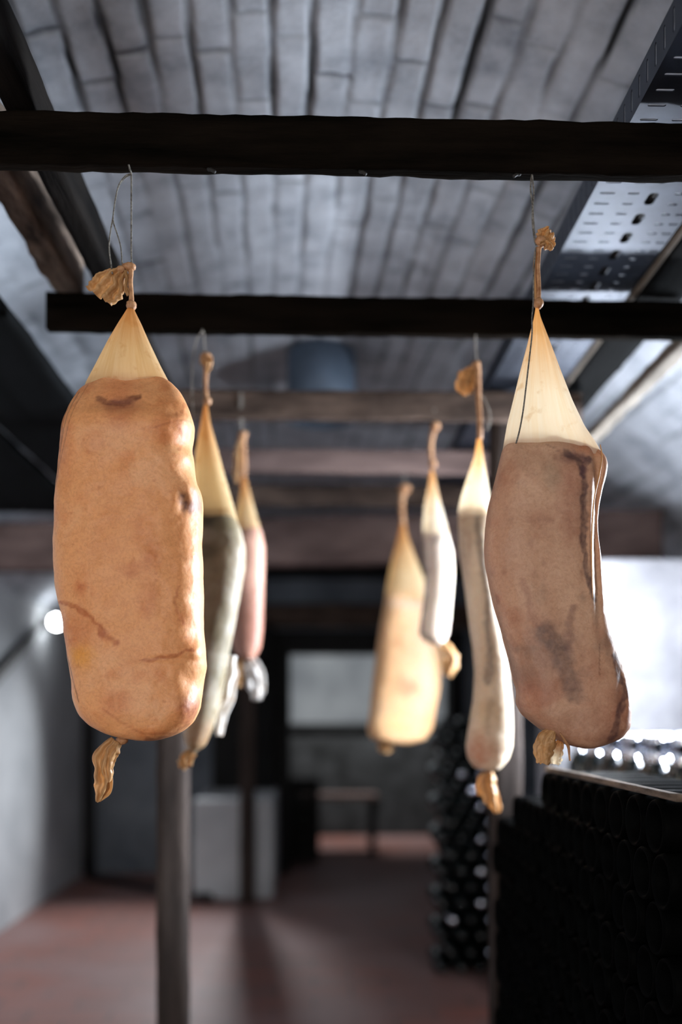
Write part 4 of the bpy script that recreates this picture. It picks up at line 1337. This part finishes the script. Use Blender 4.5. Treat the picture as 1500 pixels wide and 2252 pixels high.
tubepx('string', m4, org, [(529, 862, -0.02), (527, 905, -0.016), (530, 940, 0), (533, 958, 0)], Y3, 0.0012, 'pale_twine')
ribbon('casing_tail', m4, org, [(548, 1448), (556, 1465), (564, 1495), (566, 1540)], [12, 20, 22, 18, 12], Y3, 'crumple_pale', 45, amp=7, jag=0.25)
ribbon('casing_shred', m4, org, [(530, 1448), (526, 1480), (524, 1512)], [5, 9, 10, 8], Y3, 'crumple', 46, amp=5, jag=0.25)

# ---- second row right (slender, curved)
org = P(1047, 735, Y2)
m5 = thing('cured_meat', 'slender curved pale meat with an orange tail, left of the front right meat', 'meat', org, GROUP)
paint5 = painter((226, 206, 180), [((204, 176, 142), 4, 0, 0.5, 0.6), ((236, 222, 204), 4, 0, 0.5, 0.5), ((150, 124, 104), 9, 0.22, 0.6, 0.5)],
                 strokes=[([(1044, 1135), (1050, 1200), (1060, 1260), (1068, 1310), (1066, 1370), (1074, 1430), (1070, 1500)], 9, (92, 76, 72), 0.75),
                          ([(1072, 1540), (1064, 1580), (1066, 1610)], 8, (140, 112, 84), 0.6)],
                 blobs=[(1050, 1655, 42, 50, (166, 92, 52), 0.9), (1020, 1200, 16, 90, (150, 118, 100), 0.7), (1050, 1480, 30, 120, (190, 150, 110), 0.5)], seed=43)  # blob on the left edge paints shade together with stains
L5 = [(1044, 1122), (1018, 1122), (1008, 1128), (1009, 1160), (1012, 1200), (1016, 1245), (1023, 1290), (1030, 1350), (1040, 1420), (1045, 1480), (1042, 1540), (1033, 1590), (1026, 1640), (1029, 1667), (1044, 1689), (1074, 1698)]
R5 = [(1044, 1122), (1074, 1122), (1082, 1128), (1083, 1160), (1082, 1200), (1084, 1245), (1089, 1290), (1099, 1340), (1112, 1400), (1118, 1450), (1122, 1500), (1127, 1550), (1129, 1600), (1128, 1640), (1119, 1670), (1100, 1692), (1076, 1699)]
me, inf = body_mesh('meat', L5, R5, Y2, org, 150, 90, 0.85, box=0.9, amp=0.025, nf=9, seed=47, paint=paint5)
link('meat', me, M['meat'], m5)
me = cone_mesh('casing_neck', [(1051, 960), (1045, 1000), (1031, 1040), (1016, 1085), (1007, 1122), (1008, 1140)], [(1059, 960), (1064, 1000), (1072, 1045), (1079, 1090), (1083, 1124), (1083, 1140)], Y2, org, 0.5, seed=16, rows=40, cols=64)
link('casing_neck', me, M['casing_pale'], m5)
tubepx('neck_stem', m5, org, [(1055, 966), (1055, 920), (1052, 870), (1050, 810), (1049, 795)], Y2, 0.0055, 'knot', [1, 1, 1, 1.2, 1])
lumppx('knot', m5, org, 1046, 805, Y2, 10, 'knot', 10, (1, 1, 1), 0.3)
ribbon('casing_flap', m5, org, [(1045, 804), (1032, 820), (1026, 840), (1034, 864)], [8, 20, 23, 20, 8], Y2, 'crumple', 47, amp=9, folds=3, jag=0.25)
tubepx('string', m5, org, [(1046, 728, -0.01), (1046, 760, 0), (1048, 795, 0)], Y2, 0.0016, 'pale_twine')
tubepx('string', m5, org, [(1058, 868, 0), (1068, 885, 0), (1076, 905, 0), (1077, 928, 0), (1070, 946, 0), (1066, 930, 0)], Y2, 0.0016, 'pale_twine')
ribbon('casing_tail', m5, org, [(1075, 1697), (1076, 1725), (1084, 1755), (1095, 1790)], [12, 18, 18, 16, 8], Y2, 'crumple', 48, amp=7, folds=2, jag=0.2)
ribbon('casing_tail', m5, org, [(1068, 1700), (1062, 1725), (1058, 1750)], [6, 12, 12, 7], Y2 + 0.01, 'crumple', 49, amp=5, folds=1.5, jag=0.2)

# ---- third row right
org = P(955, 905, Y3)
m6 = thing('cured_meat', 'short white lit meat hanging in front of the broad cream meat', 'meat', org, GROUP)
paint6 = painter((232, 216, 200), [((206, 184, 164), 4, 0, 0.5, 0.6), ((240, 230, 222), 4, 0, 0.5, 0.5)],
                 strokes=[([(931, 1180), (934, 1250), (930, 1330), (924, 1392), (945, 1412)], 7, (90, 66, 52), 0.7)],  # stroke down the left outline paints the shaded edge
                 blobs=[(946, 1155, 14, 22, (120, 94, 70), 0.8), (950, 1230, 14, 60, (170, 150, 150), 0.5)], seed=53)
L6 = [(950, 1165), (938, 1167), (931, 1176), (931, 1220), (936, 1262), (932, 1312), (925, 1360), (921, 1392), (932, 1408), (958, 1418)]
R6 = [(950, 1165), (974, 1166), (986, 1174), (996, 1212), (999, 1260), (995, 1315), (991, 1360), (986, 1396), (978, 1412), (960, 1419)]
me, inf = body_mesh('meat', L6, R6, Y3, org, 100, 72, 0.9, box=0.9, amp=0.02, nf=8, seed=57, paint=paint6)
link('meat', me, M['meat'], m6)
me = cone_mesh('casing_neck', [(947, 1032), (944, 1062), (935, 1102), (930, 1150), (930, 1185)], [(954, 1032), (960, 1066), (971, 1112), (984, 1158), (990, 1190)], Y3, org, 0.5, seed=18, rows=40, cols=64)
link('casing_neck', me, M['casing_pale'], m6)
lumppx('knot', m6, org, 952, 1021, Y3, 9, 'knot', 11)
tubepx('neck_stem', m6, org, [(951, 1028), (948, 1000), (948, 975), (953, 948)], Y3, 0.006, 'knot', [1, 1, 1, 1.2])
lumppx('top_knot', m6, org, 957, 938, Y3, 10, 'knot', 12, (1, 1, 1), 0.3)
tubepx('string', m6, org, [(955, 900, -0.02), (956, 915, -0.01), (957, 938, 0)], Y3, 0.0016, 'pale_twine')
ribbon('casing_tail', m6, org, [(972, 1412), (984, 1425), (992, 1450), (986, 1488)], [10, 16, 19, 18, 9], Y3, 'crumple', 50, amp=7, folds=2, jag=0.2)

# ---- fourth row right
Y4 = 3.165
org = P(890, 1040, Y4)
m7 = thing('cured_meat', 'broad flat cream meat, rearmost on the right', 'meat', org, GROUP)
paint7 = painter((198, 156, 114), [((172, 124, 84), 5, 0, 0.5, 0.65), ((214, 180, 144), 4, 0, 0.5, 0.5)],
                 blobs=[(892, 1512, 30, 22, (140, 88, 52), 0.9), (905, 1330, 60, 18, (206, 190, 176), 0.5), (880, 1590, 60, 20, (214, 170, 116), 0.6)], seed=63)
L7 = [(895, 1300), (862, 1302), (848, 1310), (840, 1345), (832, 1390), (825, 1440), (818, 1500), (812, 1560), (806, 1602), (812, 1622), (834, 1631), (870, 1636)]
R7 = [(895, 1300), (930, 1300), (945, 1306), (955, 1345), (965, 1400), (972, 1450), (970, 1515), (961, 1560), (954, 1602), (936, 1628), (905, 1637), (872, 1637)]
me, inf = body_mesh('meat', L7, R7, Y4, org, 110, 80, 0.55, box=0.8, amp=0.02, nf=8, seed=67, paint=paint7, twist=0.25)
link('meat', me, M['meat'], m7)
me = cone_mesh('casing_neck', [(881, 1148), (875, 1182), (861, 1232), (851, 1280), (845, 1315), (842, 1340)], [(890, 1148), (898, 1182), (913, 1222), (931, 1266), (944, 1306), (950, 1335)], Y4, org, 0.35, seed=19, rows=40, cols=64)
link('casing_neck', me, M['casing'], m7)
tubepx('neck_stem', m7, org, [(886, 1155), (884, 1125), (884, 1100), (888, 1080)], Y4, 0.009, 'knot', [1, 0.9, 0.9, 1.2])
lumppx('knot', m7, org, 890, 1075, Y4, 12, 'knot', 13, (1.2, 1, 0.9), 0.3)
tubepx('string', m7, org, [(889, 1040, -0.02), (890, 1055, -0.01), (890, 1075, 0)], Y4, 0.0016, 'pale_twine')
ribbon('casing_tail', m7, org, [(852, 1632), (848, 1642), (846, 1654)], [12, 18, 18, 12], Y4, 'crumple', 51, amp=6, folds=2, jag=0.2)

SC.cycles.use_denoising = True
